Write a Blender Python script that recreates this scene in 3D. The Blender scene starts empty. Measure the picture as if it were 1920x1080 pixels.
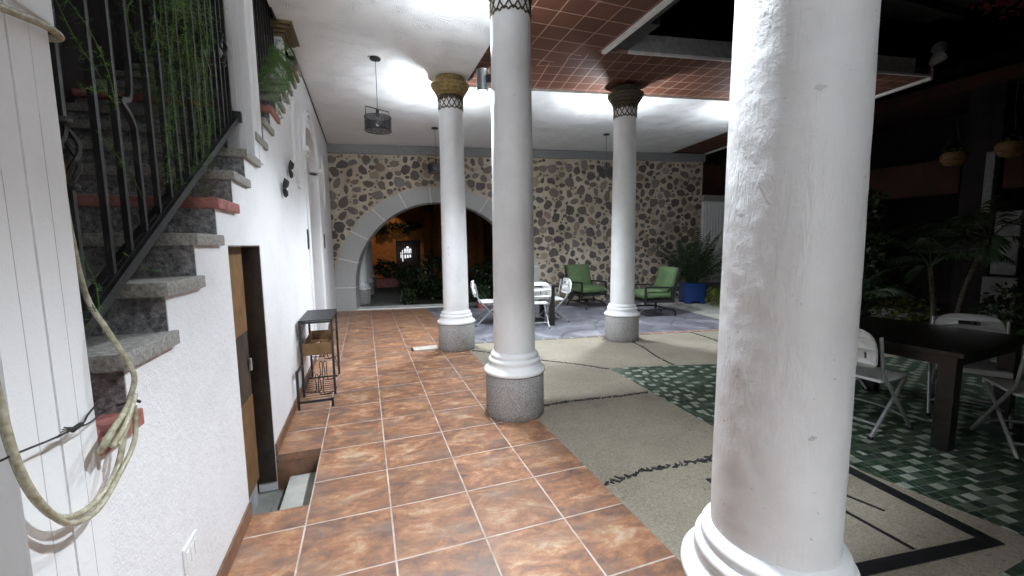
import bpy, bmesh, math, random
from mathutils import Vector, Matrix, noise as mnoise
R = math.radians
rnd = random.Random(7)
C = bpy.context.scene.collection
# ------------------------------------------------------------------ camera
CAM = Vector((0.3745, -2.3835, 1.5195))
YAW, PIT, ROL = .3392, .1059, -.0123
cy, sy, cp, sp = math.cos(YAW), math.sin(YAW), math.cos(PIT), math.sin(PIT)
fwd = Vector((sy*cp, cy*cp, -sp)); right = Vector((cy, -sy, 0)); up = right.cross(fwd)
r2 = right*math.cos(ROL)+up*math.sin(ROL); u2 = -right*math.sin(ROL)+up*math.cos(ROL)
cd = bpy.data.cameras.new('camera'); cam = bpy.data.objects.new('camera', cd); C.objects.link(cam)
cd.sensor_width = 36; cd.lens = 778.2/1920*36; cd.clip_start = .05; cd.clip_end = 500
m = Matrix((r2, u2, -fwd)).transposed().to_4x4(); m.translation = CAM; cam.matrix_world = m
sc = bpy.context.scene; sc.camera = cam
sc.view_settings.view_transform = 'Standard'; sc.view_settings.look = 'None'; sc.view_settings.gamma = 1
EXPO = 1.22
sc.view_settings.exposure = EXPO
# ------------------------------------------------------------------ night sky
w = bpy.data.worlds.new('World'); sc.world = w; w.use_nodes = True
wn = w.node_tree; bgn = wn.nodes['Background']
sky = wn.nodes.new('ShaderNodeTexSky'); sky.sky_type = 'NISHITA'; sky.sun_disc = False
sky.sun_elevation = R(-6); sky.sun_rotation = R(200); wn.links.new(sky.outputs[0], bgn.inputs[0]); bgn.inputs[1].default_value = .05

LAMPS = []   # filled by wall_lamp()
# ------------------------------------------------------------------ helpers
def tag(o, label=None, cat=None, group=None, kind=None):
    if label: o['label'] = label
    if cat: o['category'] = cat
    if group: o['group'] = group
    if kind: o['kind'] = kind
    return o
def thing(name, label, cat, loc=(0, 0, 0), rz=0, group=None):
    o = bpy.data.objects.new(name, None); C.objects.link(o); o.location = loc; o.rotation_euler = (0, 0, rz)
    o.empty_display_size = .1
    return tag(o, label, cat, group)
def wloc(o):
    v = Vector(o.location)
    while o.parent: o = o.parent; v += Vector(o.location)
    return v
class MB:
    def __init__(s): s.bm = bmesh.new(); s.cl = None
    def box(s, x0, x1, y0, y1, z0, z1, M=None, bev=0):
        b = bmesh.new() if bev else s.bm
        vs = [b.verts.new((x, y, z)) for z in (z0, z1) for y in (y0, y1) for x in (x0, x1)]
        for f in ((0, 2, 3, 1), (4, 5, 7, 6), (0, 1, 5, 4), (2, 6, 7, 3), (0, 4, 6, 2), (1, 3, 7, 5)):
            b.faces.new([vs[i] for i in f])
        if bev:
            bmesh.ops.bevel(b, geom=b.edges[:], offset=bev, segments=2, affect='EDGES', profile=.6)
            if M: b.transform(M)
            s.merge(b)
        elif M:
            for v in vs: v.co = M @ v.co
        return s
    def merge(s, b):
        mp = {}
        for v in b.verts: mp[v] = s.bm.verts.new(v.co)
        for f in b.faces:
            try: s.bm.faces.new([mp[v] for v in f.verts])
            except ValueError: pass
        b.free()
    def quad(s, pts):
        return s.bm.faces.new([s.bm.verts.new(p) for p in pts])
    def prism(s, poly, z0, z1):
        a = [s.bm.verts.new((p[0], p[1], z0)) for p in poly]; b = [s.bm.verts.new((p[0], p[1], z1)) for p in poly]
        n = len(poly); s.bm.faces.new(a[::-1]); s.bm.faces.new(b)
        for i in range(n): s.bm.faces.new((a[i], a[(i+1) % n], b[(i+1) % n], b[i]))
        return s
    def tube(s, pts, r, n=8, cap=True, rs=None):
        pts = [Vector(p) for p in pts]; prev = None; rings = []
        nx = None
        for i, p in enumerate(pts):
            t = (pts[min(i+1, len(pts)-1)]-pts[max(i-1, 0)])
            if t.length < 1e-9: t = Vector((0, 0, 1))
            t.normalize()
            if nx is None: nx = t.orthogonal().normalized()
            else:
                nx = (nx - t*nx.dot(t))
                nx = nx.normalized() if nx.length > 1e-6 else t.orthogonal().normalized()
            by = t.cross(nx); rr = rs[i] if rs else r
            rings.append([s.bm.verts.new(p+nx*math.cos(2*math.pi*k/n)*rr+by*math.sin(2*math.pi*k/n)*rr) for k in range(n)])
        for a, b in zip(rings, rings[1:]):
            for k in range(n): s.bm.faces.new((a[k], a[(k+1) % n], b[(k+1) % n], b[k]))
        if cap: s.bm.faces.new(rings[0][::-1]); s.bm.faces.new(rings[-1])
        return s
    def bar(s, a, b, w):   # square bar
        return s.tube([a, b], w*.7071, 4)
    def lathe(s, prof, c=(0, 0, 0), n=48, cap=True):
        rings = []
        for r_, z in prof:
            rings.append([s.bm.verts.new((c[0]+r_*math.cos(2*math.pi*k/n), c[1]+r_*math.sin(2*math.pi*k/n), c[2]+z)) for k in range(n)])
        for a, b in zip(rings, rings[1:]):
            for k in range(n): s.bm.faces.new((a[k], a[(k+1) % n], b[(k+1) % n], b[k]))
        if cap: s.bm.faces.new(rings[0][::-1]); s.bm.faces.new(rings[-1])
        return s
    def build(s, name, mat, parent=None, smooth=0, local=False):
        bmesh.ops.recalc_face_normals(s.bm, faces=s.bm.faces[:])
        me = bpy.data.meshes.new(name); s.bm.to_mesh(me); s.bm.free(); s.bm = None
        me.materials.append(mat)
        if smooth:
            me.shade_smooth()
            try: me.set_sharp_from_angle(angle=R(smooth))
            except Exception: pass
        o = bpy.data.objects.new(name, me); C.objects.link(o)
        if parent:
            o.parent = parent
            if not local: o.location = -wloc(parent)
        return o
def fill2d(loops, t0, t1):
    """filled 2-D loops (first outer, others holes) extruded t0..t1 along local z -> bmesh"""
    cu = bpy.data.curves.new('tmp', 'CURVE'); cu.dimensions = '2D'; cu.fill_mode = 'BOTH'; cu.extrude = abs(t1-t0)/2
    for lp in loops:
        sp_ = cu.splines.new('POLY'); sp_.points.add(len(lp)-1); sp_.use_cyclic_u = True
        for i, p in enumerate(lp): sp_.points[i].co = (p[0], p[1], 0, 1)
    o = bpy.data.objects.new('tmp', cu); C.objects.link(o)
    dg = bpy.context.evaluated_depsgraph_get(); me = bpy.data.meshes.new_from_object(o.evaluated_get(dg))
    bm = bmesh.new(); bm.from_mesh(me); bmesh.ops.translate(bm, verts=bm.verts, vec=(0, 0, (t0+t1)/2))
    bmesh.ops.remove_doubles(bm, verts=bm.verts, dist=1e-5)
    bpy.data.objects.remove(o); bpy.data.curves.remove(cu); bpy.data.meshes.remove(me)
    return bm
def bez(pts, n=8):
    """Catmull-Rom through pts"""
    P = [Vector(p) for p in pts]; out = []
    for i in range(len(P)-1):
        a, b, c, d = P[max(i-1, 0)], P[i], P[i+1], P[min(i+2, len(P)-1)]
        for k in range(n):
            t = k/n; out.append(.5*((2*b)+(c-a)*t+(2*a-5*b+4*c-d)*t*t+(3*b-a-3*c+d)*t**3))
    out.append(P[-1]); return out
def copy_tree(o, parent=None):
    c = o.copy(); C.objects.link(c); c.parent = parent
    for ch in [x for x in bpy.data.objects if x.parent == o]: copy_tree(ch, c)
    return c

# ------------------------------------------------------------------ materials
class NT:
    def __init__(s, name):
        s.m = bpy.data.materials.new(name); s.m.use_nodes = True; s.t = s.m.node_tree; s.b = s.t.nodes['Principled BSDF']
    def n(s, typ, ins=None, **kw):
        x = s.t.nodes.new('ShaderNode'+typ)
        for k, v in kw.items(): setattr(x, k, v)
        for k, v in (ins or {}).items():
            if hasattr(v, 'is_linked') or hasattr(v, 'links'): s.t.links.new(v, x.inputs[k])
            else: x.inputs[k].default_value = v
        return x
    def math(s, op, a, b=0, c=0, clamp=False):
        x = s.n('Math', {0: a, 1: b, 2: c}, operation=op); x.use_clamp = clamp; return x.outputs[0]
    def mix(s, f, a, b, blend='MIX'):
        x = s.n('Mix', data_type='RGBA', blend_type=blend)
        for i, v in ((0, f), (6, a), (7, b)):
            if hasattr(v, 'is_linked'): s.t.links.new(v, x.inputs[i])
            else: x.inputs[i].default_value = v if i == 0 else (*v, 1) if len(v) == 3 else v
        return x.outputs[2]
    def ramp(s, f, stops, interp='LINEAR'):
        x = s.n('ValToRGB'); x.color_ramp.interpolation = interp; e = x.color_ramp.elements
        while len(e) < len(stops): e.new(.5)
        for i, (p, c) in enumerate(stops): e[i].position = p; e[i].color = (*c, 1)
        s.t.links.new(f, x.inputs[0]); return x.outputs[0]
    def noise(s, v, scale, detail=4, rough=.5, dist=0, out='Fac'):
        x = s.n('TexNoise', {'Scale': scale, 'Detail': detail, 'Roughness': rough, 'Distortion': dist})
        if v is not None: s.t.links.new(v, x.inputs['Vector'])
        return x.outputs[out]
    def set(s, k, v):
        if hasattr(v, 'is_linked'): s.t.links.new(v, s.b.inputs[k])
        else: s.b.inputs[k].default_value = (*v, 1) if isinstance(v, tuple) and len(v) == 3 else v
    def bump(s, h, st=.3, d=.01, nrm=None):
        x = s.n('Bump', {'Strength': st, 'Distance': d, 'Height': h})
        if nrm is not None: s.t.links.new(nrm, x.inputs['Normal'])
        s.t.links.new(x.outputs[0], s.b.inputs['Normal']); return x.outputs[0]
def pos(n): return n.n('NewGeometry').outputs['Position']
def obc(n): return n.n('TexCoord').outputs['Object']
def surf(name, c1, c2, scale=6, rough=.6, bs=.3, bscale=40, bd=.01, metal=0, detail=5, lo=.35, hi=.65, world=False):
    n = NT(name); v = pos(n) if world else obc(n)
    f = n.noise(v, scale, detail, .6)
    n.set('Base Color', n.ramp(f, [(lo, c1), (hi, c2)])); n.set('Roughness', rough); n.set('Metallic', metal)
    if bs: n.bump(n.noise(v, bscale, 6, .6), bs, bd)
    return n.m
def plaster(name, base, coarse, fine, st, world=True, speck=True):
    n = NT(name); v = pos(n) if world else obc(n)
    big = n.noise(v, 1.6, 4, .6); col = n.mix(n.math('MULTIPLY', big, .5), base, tuple(c*.86 for c in base))
    dirt = n.ramp(n.noise(v, 34, 3, .7), [(.66, (0, 0, 0)), (.74, (1, 1, 1))])
    st_ = n.ramp(n.noise(v, 2.3, 7, .72), [(.5, (0, 0, 0)), (.8, (1, 1, 1))]); col = n.mix(n.math('MULTIPLY', st_, .35), col, (.55, .53, .50))
    if speck: col = n.mix(n.math('MULTIPLY', dirt, .25), col, (.38, .37, .37))
    n.set('Base Color', col); n.set('Roughness', .62)
    h = n.math('ADD', n.math('MULTIPLY', n.noise(v, coarse, 3, .5), .7), n.math('MULTIPLY', n.noise(v, fine, 4, .7), .5))
    n.bump(h, st, .012); return n.m
M = {}
M['stucco'] = plaster('rough_white_stucco', (.82, .82, .83), 34, 110, .55)
M['white_smooth'] = plaster('white_painted_plaster', (.80, .80, .80), 9, 60, .25)
def col_mat():
    n = NT('white_column_paint'); v = obc(n)
    mp = n.n('Mapping', {'Vector': v, 'Rotation': (.7, .5, 0), 'Scale': (1, .5, .8)})
    mp2 = n.n('Mapping', {'Vector': v, 'Rotation': (1.0, .3, .6), 'Scale': (1, 1, .22)})
    big = n.noise(v, 3.2, 3, .55); fine = n.noise(mp.outputs[0], 70, 5, .7, .6); br = n.noise(mp2.outputs[0], 38, 4, .65, .9)
    mask = n.ramp(n.noise(v, 2.1, 2, .5), [(.42, (0, 0, 0)), (.6, (1, 1, 1))])
    col = n.ramp(n.noise(v, 2.5, 5, .65), [(.3, (.70, .70, .70)), (.7, (.82, .82, .82))])
    chips = n.ramp(n.noise(v, 26, 2, .6), [(.735, (0, 0, 0)), (.75, (1, 1, 1))])
    col = n.mix(n.math('MULTIPLY', chips, .5), col, (.32, .32, .33))
    s_ = n.n('SeparateXYZ', {0: v})
    scv = n.n('Mapping', {'Vector': v, 'Rotation': (.5, .2, .9), 'Scale': (38, 15, 60)}).outputs[0]
    scr = n.ramp(n.noise(scv, 1.0, 2, .5), [(.74, (0, 0, 0)), (.755, (1, 1, 1))]); col = n.mix(n.math('MULTIPLY', scr, .35), col, (.30, .30, .31))
    gm = n.math('MULTIPLY', n.math('SUBTRACT', .95, s_.outputs[2], clamp=True), n.noise(v, 5, 5, .7)); col = n.mix(n.math('MULTIPLY', gm, .18, clamp=True), col, (.55, .53, .50))
    n.set('Base Color', col); n.set('Roughness', .5)
    st = n.math('ADD', n.math('MULTIPLY', fine, .16), n.math('MULTIPLY', n.math('MULTIPLY', br, mask), .55))
    n.bump(n.math('ADD', n.math('MULTIPLY', big, 1.9), st), .62, .014)
    return n.m
M['column'] = col_mat()
M['granite0'] = surf('grey_speckled_granite', (.20, .19, .185), (.42, .41, .40), 130, .75, .5, 120, .006, detail=2, lo=.3, hi=.62)
def granite():
    n = NT('grey_speckled_granite'); v = obc(n); s_ = n.n('SeparateXYZ', {0: v})
    c = n.ramp(n.noise(v, 120, 2, .6), [(.32, (.17, .16, .155)), (.5, (.30, .29, .28)), (.66, (.46, .45, .44))])
    pit = n.ramp(n.noise(v, 55, 2, .6), [(.68, (0, 0, 0)), (.72, (1, 1, 1))]); c = n.mix(n.math('MULTIPLY', pit, .8), c, (.06, .055, .05))
    gr = n.math('SUBTRACT', .13, n.math('ADD', s_.outputs[2], n.math('MULTIPLY', n.noise(v, 9, 4, .7), .14)), clamp=True)
    c = n.mix(n.math('MULTIPLY', gr, 7, clamp=True), c, (.085, .07, .055))
    n.set('Base Color', c); n.set('Roughness', .8); n.bump(n.noise(v, 90, 4, .7), .6, .006); return n.m
M['granite'] = granite()
M['tread'] = surf('grey_stone_tread', (.17, .165, .15), (.34, .33, .30), 70, .8, .6, 90, .006, detail=3)
M['red_tread'] = surf('red_painted_tread', (.22, .075, .06), (.38, .15, .125), 18, .7, .6, 80, .006)
M['riser'] = surf('rough_volcanic_riser', (.11, .107, .11), (.36, .35, .35), 38, .9, .9, 60, .018, detail=5)
M['iron'] = surf('black_wrought_iron', (.012, .012, .013), (.03, .029, .03), 20, .45, .3, 120, .002, metal=.3)
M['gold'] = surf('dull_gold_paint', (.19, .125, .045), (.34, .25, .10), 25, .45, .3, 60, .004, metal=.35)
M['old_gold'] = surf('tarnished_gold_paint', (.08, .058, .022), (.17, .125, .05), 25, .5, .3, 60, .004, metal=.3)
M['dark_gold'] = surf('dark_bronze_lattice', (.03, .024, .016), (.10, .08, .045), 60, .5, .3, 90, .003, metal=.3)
M['black'] = surf('black_paint', (.01, .01, .01), (.02, .02, .021), 8, .4, .1, 60, .002)
M['chrome'] = surf('brushed_grey_metal', (.30, .31, .33), (.40, .41, .43), 60, .32, .05, 90, .001, metal=.9)
M['plastic'] = surf('white_resin', (.70, .71, .70), (.78, .78, .77), 10, .42, .15, 200, .001)
M['steel'] = surf('grey_tube', (.30, .30, .30), (.45, .45, .45), 12, .4, .05, 90, .001, metal=.4)
M['darkwood'] = surf('dark_table_wood', (.006, .005, .005), (.014, .011, .010), 9, .3, .15, 60, .002)
M['cushion'] = surf('green_cushion_fabric', (.05, .088, .033), (.078, .125, .05), 5, .85, .45, 14, .03)
M['bluepot'] = surf('blue_glazed_pot', (.01, .035, .15), (.016, .055, .21), 6, .35, .25, 14, .006)
M['beam'] = surf('grey_concrete_beam', (.13, .13, .135), (.27, .27, .27), 90, .85, .5, 90, .006, detail=3)
M['arch_stone'] = surf('grey_cut_stone', (.30, .30, .295), (.46, .46, .45), 55, .8, .4, 120, .004, detail=4)
M['mortar_white'] = surf('white_joint_mortar', (.58, .58, .56), (.72, .72, .70), 20, .8, .3, 80, .003)
M['red_wall'] = surf('terracotta_red_wall', (.035, .011, .009), (.065, .02, .015), 3, .85, .4, 40, .006)
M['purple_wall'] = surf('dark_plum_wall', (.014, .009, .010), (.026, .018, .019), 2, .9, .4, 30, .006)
M['soil'] = surf('dark_garden_soil', (.02, .018, .012), (.045, .04, .025), 7, .95, .8, 30, .03, world=True)
M['grass'] = surf('grass_green', (.03, .06, .012), (.07, .11, .025), 4, .8, 0)
M['grey_board'] = surf('grey_board', (.22, .22, .22), (.33, .33, .33), 14, .8, .3, 40, .004)
M['white_trim'] = surf('white_trim_paint', (.62, .60, .58), (.74, .72, .70), 12, .5, .2, 40, .002)
M['pale_conc'] = surf('pale_concrete', (.34, .34, .31), (.48, .47, .43), 5, .8, .3, 90, .003, world=True)
M['path'] = surf('grey_path', (.12, .125, .11), (.2, .2, .18), 5, .8, .3, 60, .004, world=True)
M['orange_wall'] = surf('orange_painted_wall', (.34, .13, .03), (.5, .22, .06), 12, .85, .6, 25, .02)
M['pebble'] = surf('dark_pebble', (.012, .012, .015), (.05, .05, .055), 30, .5, .3, 60, .003)
M['plywood'] = surf('brown_board', (.11, .055, .018), (.2, .105, .038), 7, .6, .2, 40, .003)
M['dark_board'] = surf('dark_stained_board', (.02, .014, .01), (.06, .04, .025), 5, .7, .3, 40, .004)
M['door_wood'] = surf('dark_door_wood', (.035, .016, .009), (.09, .04, .02), 8, .5, .3, 30, .003)
M['canopy_metal'] = surf('dark_roof_metal', (.02, .02, .022), (.035, .034, .036), 8, .6, .2, 30, .003)
M['bark'] = surf('grey_bark', (.03, .025, .018), (.08, .065, .05), 20, .9, .8, 40, .01)
M['drain'] = surf('pale_drain_stone', (.42, .38, .32), (.6, .56, .5), 15, .7, .3, 60, .003)
M['skirting'] = surf('brown_skirting_tile', (.11, .055, .03), (.24, .12, .07), 7, .4, .2, 60, .002)
M['mark'] = surf('faint_grey_ink', (.30, .30, .31), (.36, .36, .37), 30, .6, 0)
def leafm(name, c1, c2, sc_=9):
    n = NT(name); v = obc(n)
    n.set('Base Color', n.ramp(n.noise(v, sc_, 3, .6), [(.35, c1), (.65, c2)])); n.set('Roughness', .5)
    n.set('Subsurface Weight', 0.0); return n.m
M['fern'] = leafm('asparagus_fern_green', (.03, .085, .014), (.12, .235, .045), 7)
M['palm'] = leafm('palm_leaf_green', (.008, .021, .006), (.025, .05, .015), 6)
M['bush'] = leafm('dark_leaf_green', (.007, .018, .005), (.025, .045, .012), 8)
M['hedge'] = leafm('yellow_green_hedge', (.07, .10, .015), (.2, .22, .035), 14)
M['bougain'] = leafm('red_bougainvillea', (.12, .012, .015), (.2, .04, .03), 5)
def emis(name, col, st):
    n = NT(name); n.set('Base Color', (.8, .8, .8)); n.set('Emission Color', col); n.set('Emission Strength', st); return n.m
M['led'] = emis('lit_led', (.93, .97, 1.0), 30)
M['lit_window'] = emis('lit_window_pane', (.9, .95, 1.0), .55)
def pvc():
    n = NT('clear_yellowed_pvc'); v = obc(n)
    n.set('Base Color', n.ramp(n.noise(v, 60, 3, .6), [(.35, (.36, .33, .22)), (.65, (.62, .60, .46))]))
    n.set('Roughness', .18); n.set('Transmission Weight', .35); n.set('IOR', 1.35); n.bump(n.noise(v, 90, 3), .3, .003); return n.m
M['pvc'] = pvc()
def mesh_shade():
    n = NT('dark_wire_mesh'); v = obc(n); s_ = n.n('SeparateXYZ', {0: v})
    ang = n.math('ARCTAN2', s_.outputs[1], s_.outputs[0])
    a = n.math('GREATER_THAN', n.math('FRACT', n.math('MULTIPLY', ang, 22)), .45)
    b = n.math('GREATER_THAN', n.math('FRACT', n.math('MULTIPLY', s_.outputs[2], 140)), .5)
    al = n.math('MAXIMUM', a, b)
    n.set('Base Color', (.05, .048, .055)); n.set('Roughness', .6); n.set('Alpha', n.math('MULTIPLY', al, .9)); return n.m
M['mesh'] = mesh_shade()
def glass():
    n = NT('clear_bulb_glass'); n.set('Base Color', (.8, .8, .8)); n.set('Roughness', .05); n.set('Transmission Weight', .9); return n.m
M['glass'] = glass()
M['dark_glass'] = surf('dark_window_glass', (.02, .022, .025), (.05, .052, .055), 3, .12, 0)

def tile_floor():
    n = NT('rust_ceramic_tiles'); p = pos(n); s_ = n.n('SeparateXYZ', {0: p}); T1, T2 = .45, .4381
    ux = n.math('DIVIDE', s_.outputs[0], T1); uy = n.math('DIVIDE', s_.outputs[1], T2)
    fx, fy = n.math('FRACT', ux), n.math('FRACT', uy); ix, iy = n.math('FLOOR', ux), n.math('FLOOR', uy)
    ex = n.math('MULTIPLY', n.math('MINIMUM', fx, n.math('SUBTRACT', 1, fx)), T1)
    ey = n.math('MULTIPLY', n.math('MINIMUM', fy, n.math('SUBTRACT', 1, fy)), T2)
    e = n.math('MINIMUM', ex, ey)
    grout = n.math('LESS_THAN', n.math('ADD', e, n.math('MULTIPLY', n.math('SUBTRACT', n.noise(p, 60, 4, .7), .5), .003)), .0046)
    cid = n.n('CombineXYZ', {0: ix, 1: iy}); wn_ = n.n('TexWhiteNoise', {'Vector': cid.outputs[0]}, noise_dimensions='2D')
    off = n.n('VectorMath', {0: wn_.outputs['Color'], 1: (37, 53, 19)}, operation='MULTIPLY')
    v = n.n('VectorMath', {0: p, 1: off.outputs[0]}, operation='ADD').outputs[0]
    warp = n.n('Mapping', {'Vector': v, 'Rotation': (0, 0, .45), 'Scale': (1, 1.7, 1)}).outputs[0]
    big = n.noise(warp, 3.6, 5, .62, .9); med = n.noise(warp, 10, 8, .72, .6); fine = n.noise(v, 90, 4, .75)
    vign = n.ramp(n.math('DIVIDE', e, .22), [(0, (0, 0, 0)), (.75, (1, 1, 1))])
    f = n.math('ADD', n.math('MULTIPLY', big, .55), n.math('MULTIPLY', med, .45))
    f = n.math('ADD', f, n.math('MULTIPLY', n.math('SUBTRACT', vign, .6), .05))
    f = n.math('ADD', f, n.math('MULTIPLY', n.math('SUBTRACT', fine, .5), .10))
    col = n.ramp(f, [(.34, (.13, .076, .058)), (.43, (.205, .11, .073)), (.50, (.32, .15, .08)), (.56, (.41, .22, .12)), (.64, (.52, .375, .25)), (.73, (.44, .38, .31))])
    grey = n.ramp(n.noise(warp, 2.3, 3, .6), [(.52, (0, 0, 0)), (.68, (1, 1, 1))])
    col = n.mix(n.math('MULTIPLY', grey, .55), col, (.22, .17, .14))
    tint = n.n('Separate Color'.replace(' ', ''), {0: wn_.outputs['Color']})
    col = n.mix(n.math('MULTIPLY', tint.outputs[0], .28), col, (.13, .075, .05))
    gc = n.ramp(n.noise(p, 5, 3), [(.35, (.34, .27, .225)), (.65, (.56, .47, .40))])
    n.set('Base Color', n.mix(grout, col, gc))
    rg = n.math('ADD', .34, n.math('MULTIPLY', med, .22)); n.set('Roughness', n.math('MAXIMUM', rg, n.math('MULTIPLY', grout, .8)))
    h = n.math('ADD', n.math('MULTIPLY', n.math('MINIMUM', e, .009), 90), n.math('MULTIPLY', n.noise(v, 26, 6, .7), .28))
    n.bump(h, .35, .004); return n.m
M['tile'] = tile_floor()
def mosaic():
    n = NT('green_glass_mosaic'); p0 = pos(n)
    p = n.n('Mapping', {'Vector': p0, 'Rotation': (0, 0, .10), 'Location': (.03, .02, 0)}).outputs[0]; s_ = n.n('SeparateXYZ', {0: p}); W, H = .078, .062
    vy = n.math('DIVIDE', s_.outputs[1], H); iy = n.math('FLOOR', vy); fy = n.math('FRACT', vy)
    wr = n.n('TexWhiteNoise', {'W': iy}, noise_dimensions='1D')
    ux = n.math('ADD', n.math('DIVIDE', s_.outputs[0], W), n.math('MULTIPLY', iy, .36)); ix = n.math('FLOOR', ux); fx = n.math('FRACT', ux)
    id1 = n.n('TexWhiteNoise', {'Vector': n.n('CombineXYZ', {0: ix, 1: iy}).outputs[0]}, noise_dimensions='2D')
    sc1 = n.n('SeparateColor', {0: id1.outputs['Color']})
    split = n.math('LESS_THAN', sc1.outputs[0], .45)   # some tiles are cut in halves
    half = n.math('MULTIPLY', split, n.math('ADD', 1, n.math('GREATER_THAN', fx, .5)))
    id2 = n.n('TexWhiteNoise', {'Vector': n.n('CombineXYZ', {0: ix, 1: iy, 2: half}).outputs[0]}, noise_dimensions='3D')
    r1 = id2.outputs['Value']
    col = n.ramp(r1, [(0, (.016, .042, .022)), (.22, (.026, .062, .032)), (.42, (.035, .058, .045)), (.60, (.055, .080, .042)), (.78, (.018, .034, .024)), (.92, (.10, .13, .10))], 'CONSTANT')
    ph_ = n.math('FRACT', n.math('MULTIPLY', n.math('ADD', ix, n.math('MULTIPLY', iy, 2)), .25))
    wh = n.math('MULTIPLY', n.math('LESS_THAN', ph_, .1), n.math('LESS_THAN', r1, .72))
    wh = n.math('MAXIMUM', wh, n.math('MULTIPLY', split, n.math('GREATER_THAN', r1, .93)))
    col = n.mix(wh, col, n.mix(n.math('FRACT', n.math('MULTIPLY', r1, 17)), (.27, .30, .24), (.44, .48, .40)))
    col = n.mix(n.math('MULTIPLY', n.noise(p0, 14, 3), .3), col, (.03, .045, .03))
    ex = n.math('MULTIPLY', n.math('MINIMUM', fx, n.math('SUBTRACT', 1, fx)), W)
    hx = n.math('ABSOLUTE', n.math('SUBTRACT', fx, .5)); exh = n.math('ADD', n.math('MULTIPLY', hx, W), n.math('MULTIPLY', n.math('SUBTRACT', 1, split), 1))
    ey = n.math('MULTIPLY', n.math('MINIMUM', fy, n.math('SUBTRACT', 1, fy)), H)
    e = n.math('MINIMUM', n.math('MINIMUM', ex, exh), ey); g = n.math('LESS_THAN', e, .0022)
    n.set('Base Color', n.mix(g, col, (.14, .17, .14))); n.set('Roughness', n.math('ADD', .28, n.math('MULTIPLY', g, .5)))
    n.bump(n.math('MULTIPLY', n.math('MINIMUM', e, .004), 200), .4, .003); return n.m
M['mosaic'] = mosaic()
def aggregate():
    n = NT('exposed_aggregate_concrete'); p = pos(n)
    big = n.noise(p, 1.3, 5, .6); v = n.n('TexVoronoi', {'Vector': p, 'Scale': 150.0}); vv = n.n('SeparateColor', {0: v.outputs['Color']})
    base = n.ramp(big, [(.3, (.205, .175, .122)), (.7, (.315, .275, .20))])
    st = n.ramp(vv.outputs[0], [(0, (.12, .11, .09)), (.18, (.22, .20, .155)), (.5, (.31, .285, .23)), (.85, (.48, .46, .40))])
    col = n.mix(.3, base, st); stn = n.ramp(n.noise(p, 3.5, 6, .7), [(.55, (0, 0, 0)), (.8, (1, 1, 1))])
    col = n.mix(n.math('MULTIPLY', stn, .5), col, (.14, .115, .08))
    fs_ = n.ramp(n.noise(p, 40, 5, .75), [(.45, (0, 0, 0)), (.7, (1, 1, 1))]); col = n.mix(n.math('MULTIPLY', fs_, .35), col, (.13, .12, .10))
    cr = n.n('TexVoronoi', {'Vector': n.n('VectorMath', {0: p, 1: n.noise(p, 3, 4, .6, 0, 'Color')}, operation='ADD').outputs[0], 'Scale': .8}, feature='DISTANCE_TO_EDGE')
    crk = n.math('LESS_THAN', cr.outputs['Distance'], .0022)
    col = n.mix(n.math('MULTIPLY', crk, .55), col, (.07, .06, .05))
    n.set('Base Color', col); n.set('Roughness', .72); n.bump(n.math('ADD', v.outputs['Distance'], n.noise(p, 200, 3)), .5, .004); return n.m
M['aggregate'] = aggregate()
def slate():
    n = NT('blue_grey_stamped_concrete'); p = pos(n)
    f = n.noise(p, 1.8, 7, .68, .8); col = n.ramp(f, [(.3, (.085, .085, .10)), (.5, (.16, .16, .185)), (.68, (.31, .31, .33))])
    vo = n.n('TexVoronoi', {'Vector': n.n('VectorMath', {0: p, 1: n.n('VectorMath', {0: n.noise(p, 1.2, 2, .5, 0, 'Color'), 'Scale': .5}, operation='SCALE').outputs[0]}, operation='ADD').outputs[0], 'Scale': .9}, feature='DISTANCE_TO_EDGE')
    j = n.math('LESS_THAN', vo.outputs['Distance'], .012)
    col = n.mix(n.math('MULTIPLY', j, .6), col, (.06, .05, .055)); n.set('Base Color', col); n.set('Roughness', .55)
    n.bump(n.math('ADD', n.noise(p, 6, 7, .7), n.math('MULTIPLY', j, -.5)), .5, .012); return n.m
M['slate'] = slate()
def brickedge():
    n = NT('brick_edging'); p = pos(n); s_ = n.n('SeparateXYZ', {0: p}); u = n.math('DIVIDE', s_.outputs[0], .23); i = n.math('FLOOR', u); f = n.math('FRACT', u)
    wn_ = n.n('TexWhiteNoise', {'W': i}, noise_dimensions='1D')
    red = n.ramp(n.math('DIVIDE', s_.outputs[0], 8), [(.45, (0, 0, 0)), (.6, (1, 1, 1))])
    col = n.mix(red, (.15, .145, .15), (.30, .135, .10)); col = n.mix(n.math('MULTIPLY', wn_.outputs[0], .4), col, (.2, .16, .14))
    g = n.math('LESS_THAN', f, .07); n.set('Base Color', n.mix(g, col, (.45, .42, .37))); n.set('Roughness', .7); n.bump(n.noise(p, 50, 4), .4, .004); return n.m
M['brickedge'] = brickedge()
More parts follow.
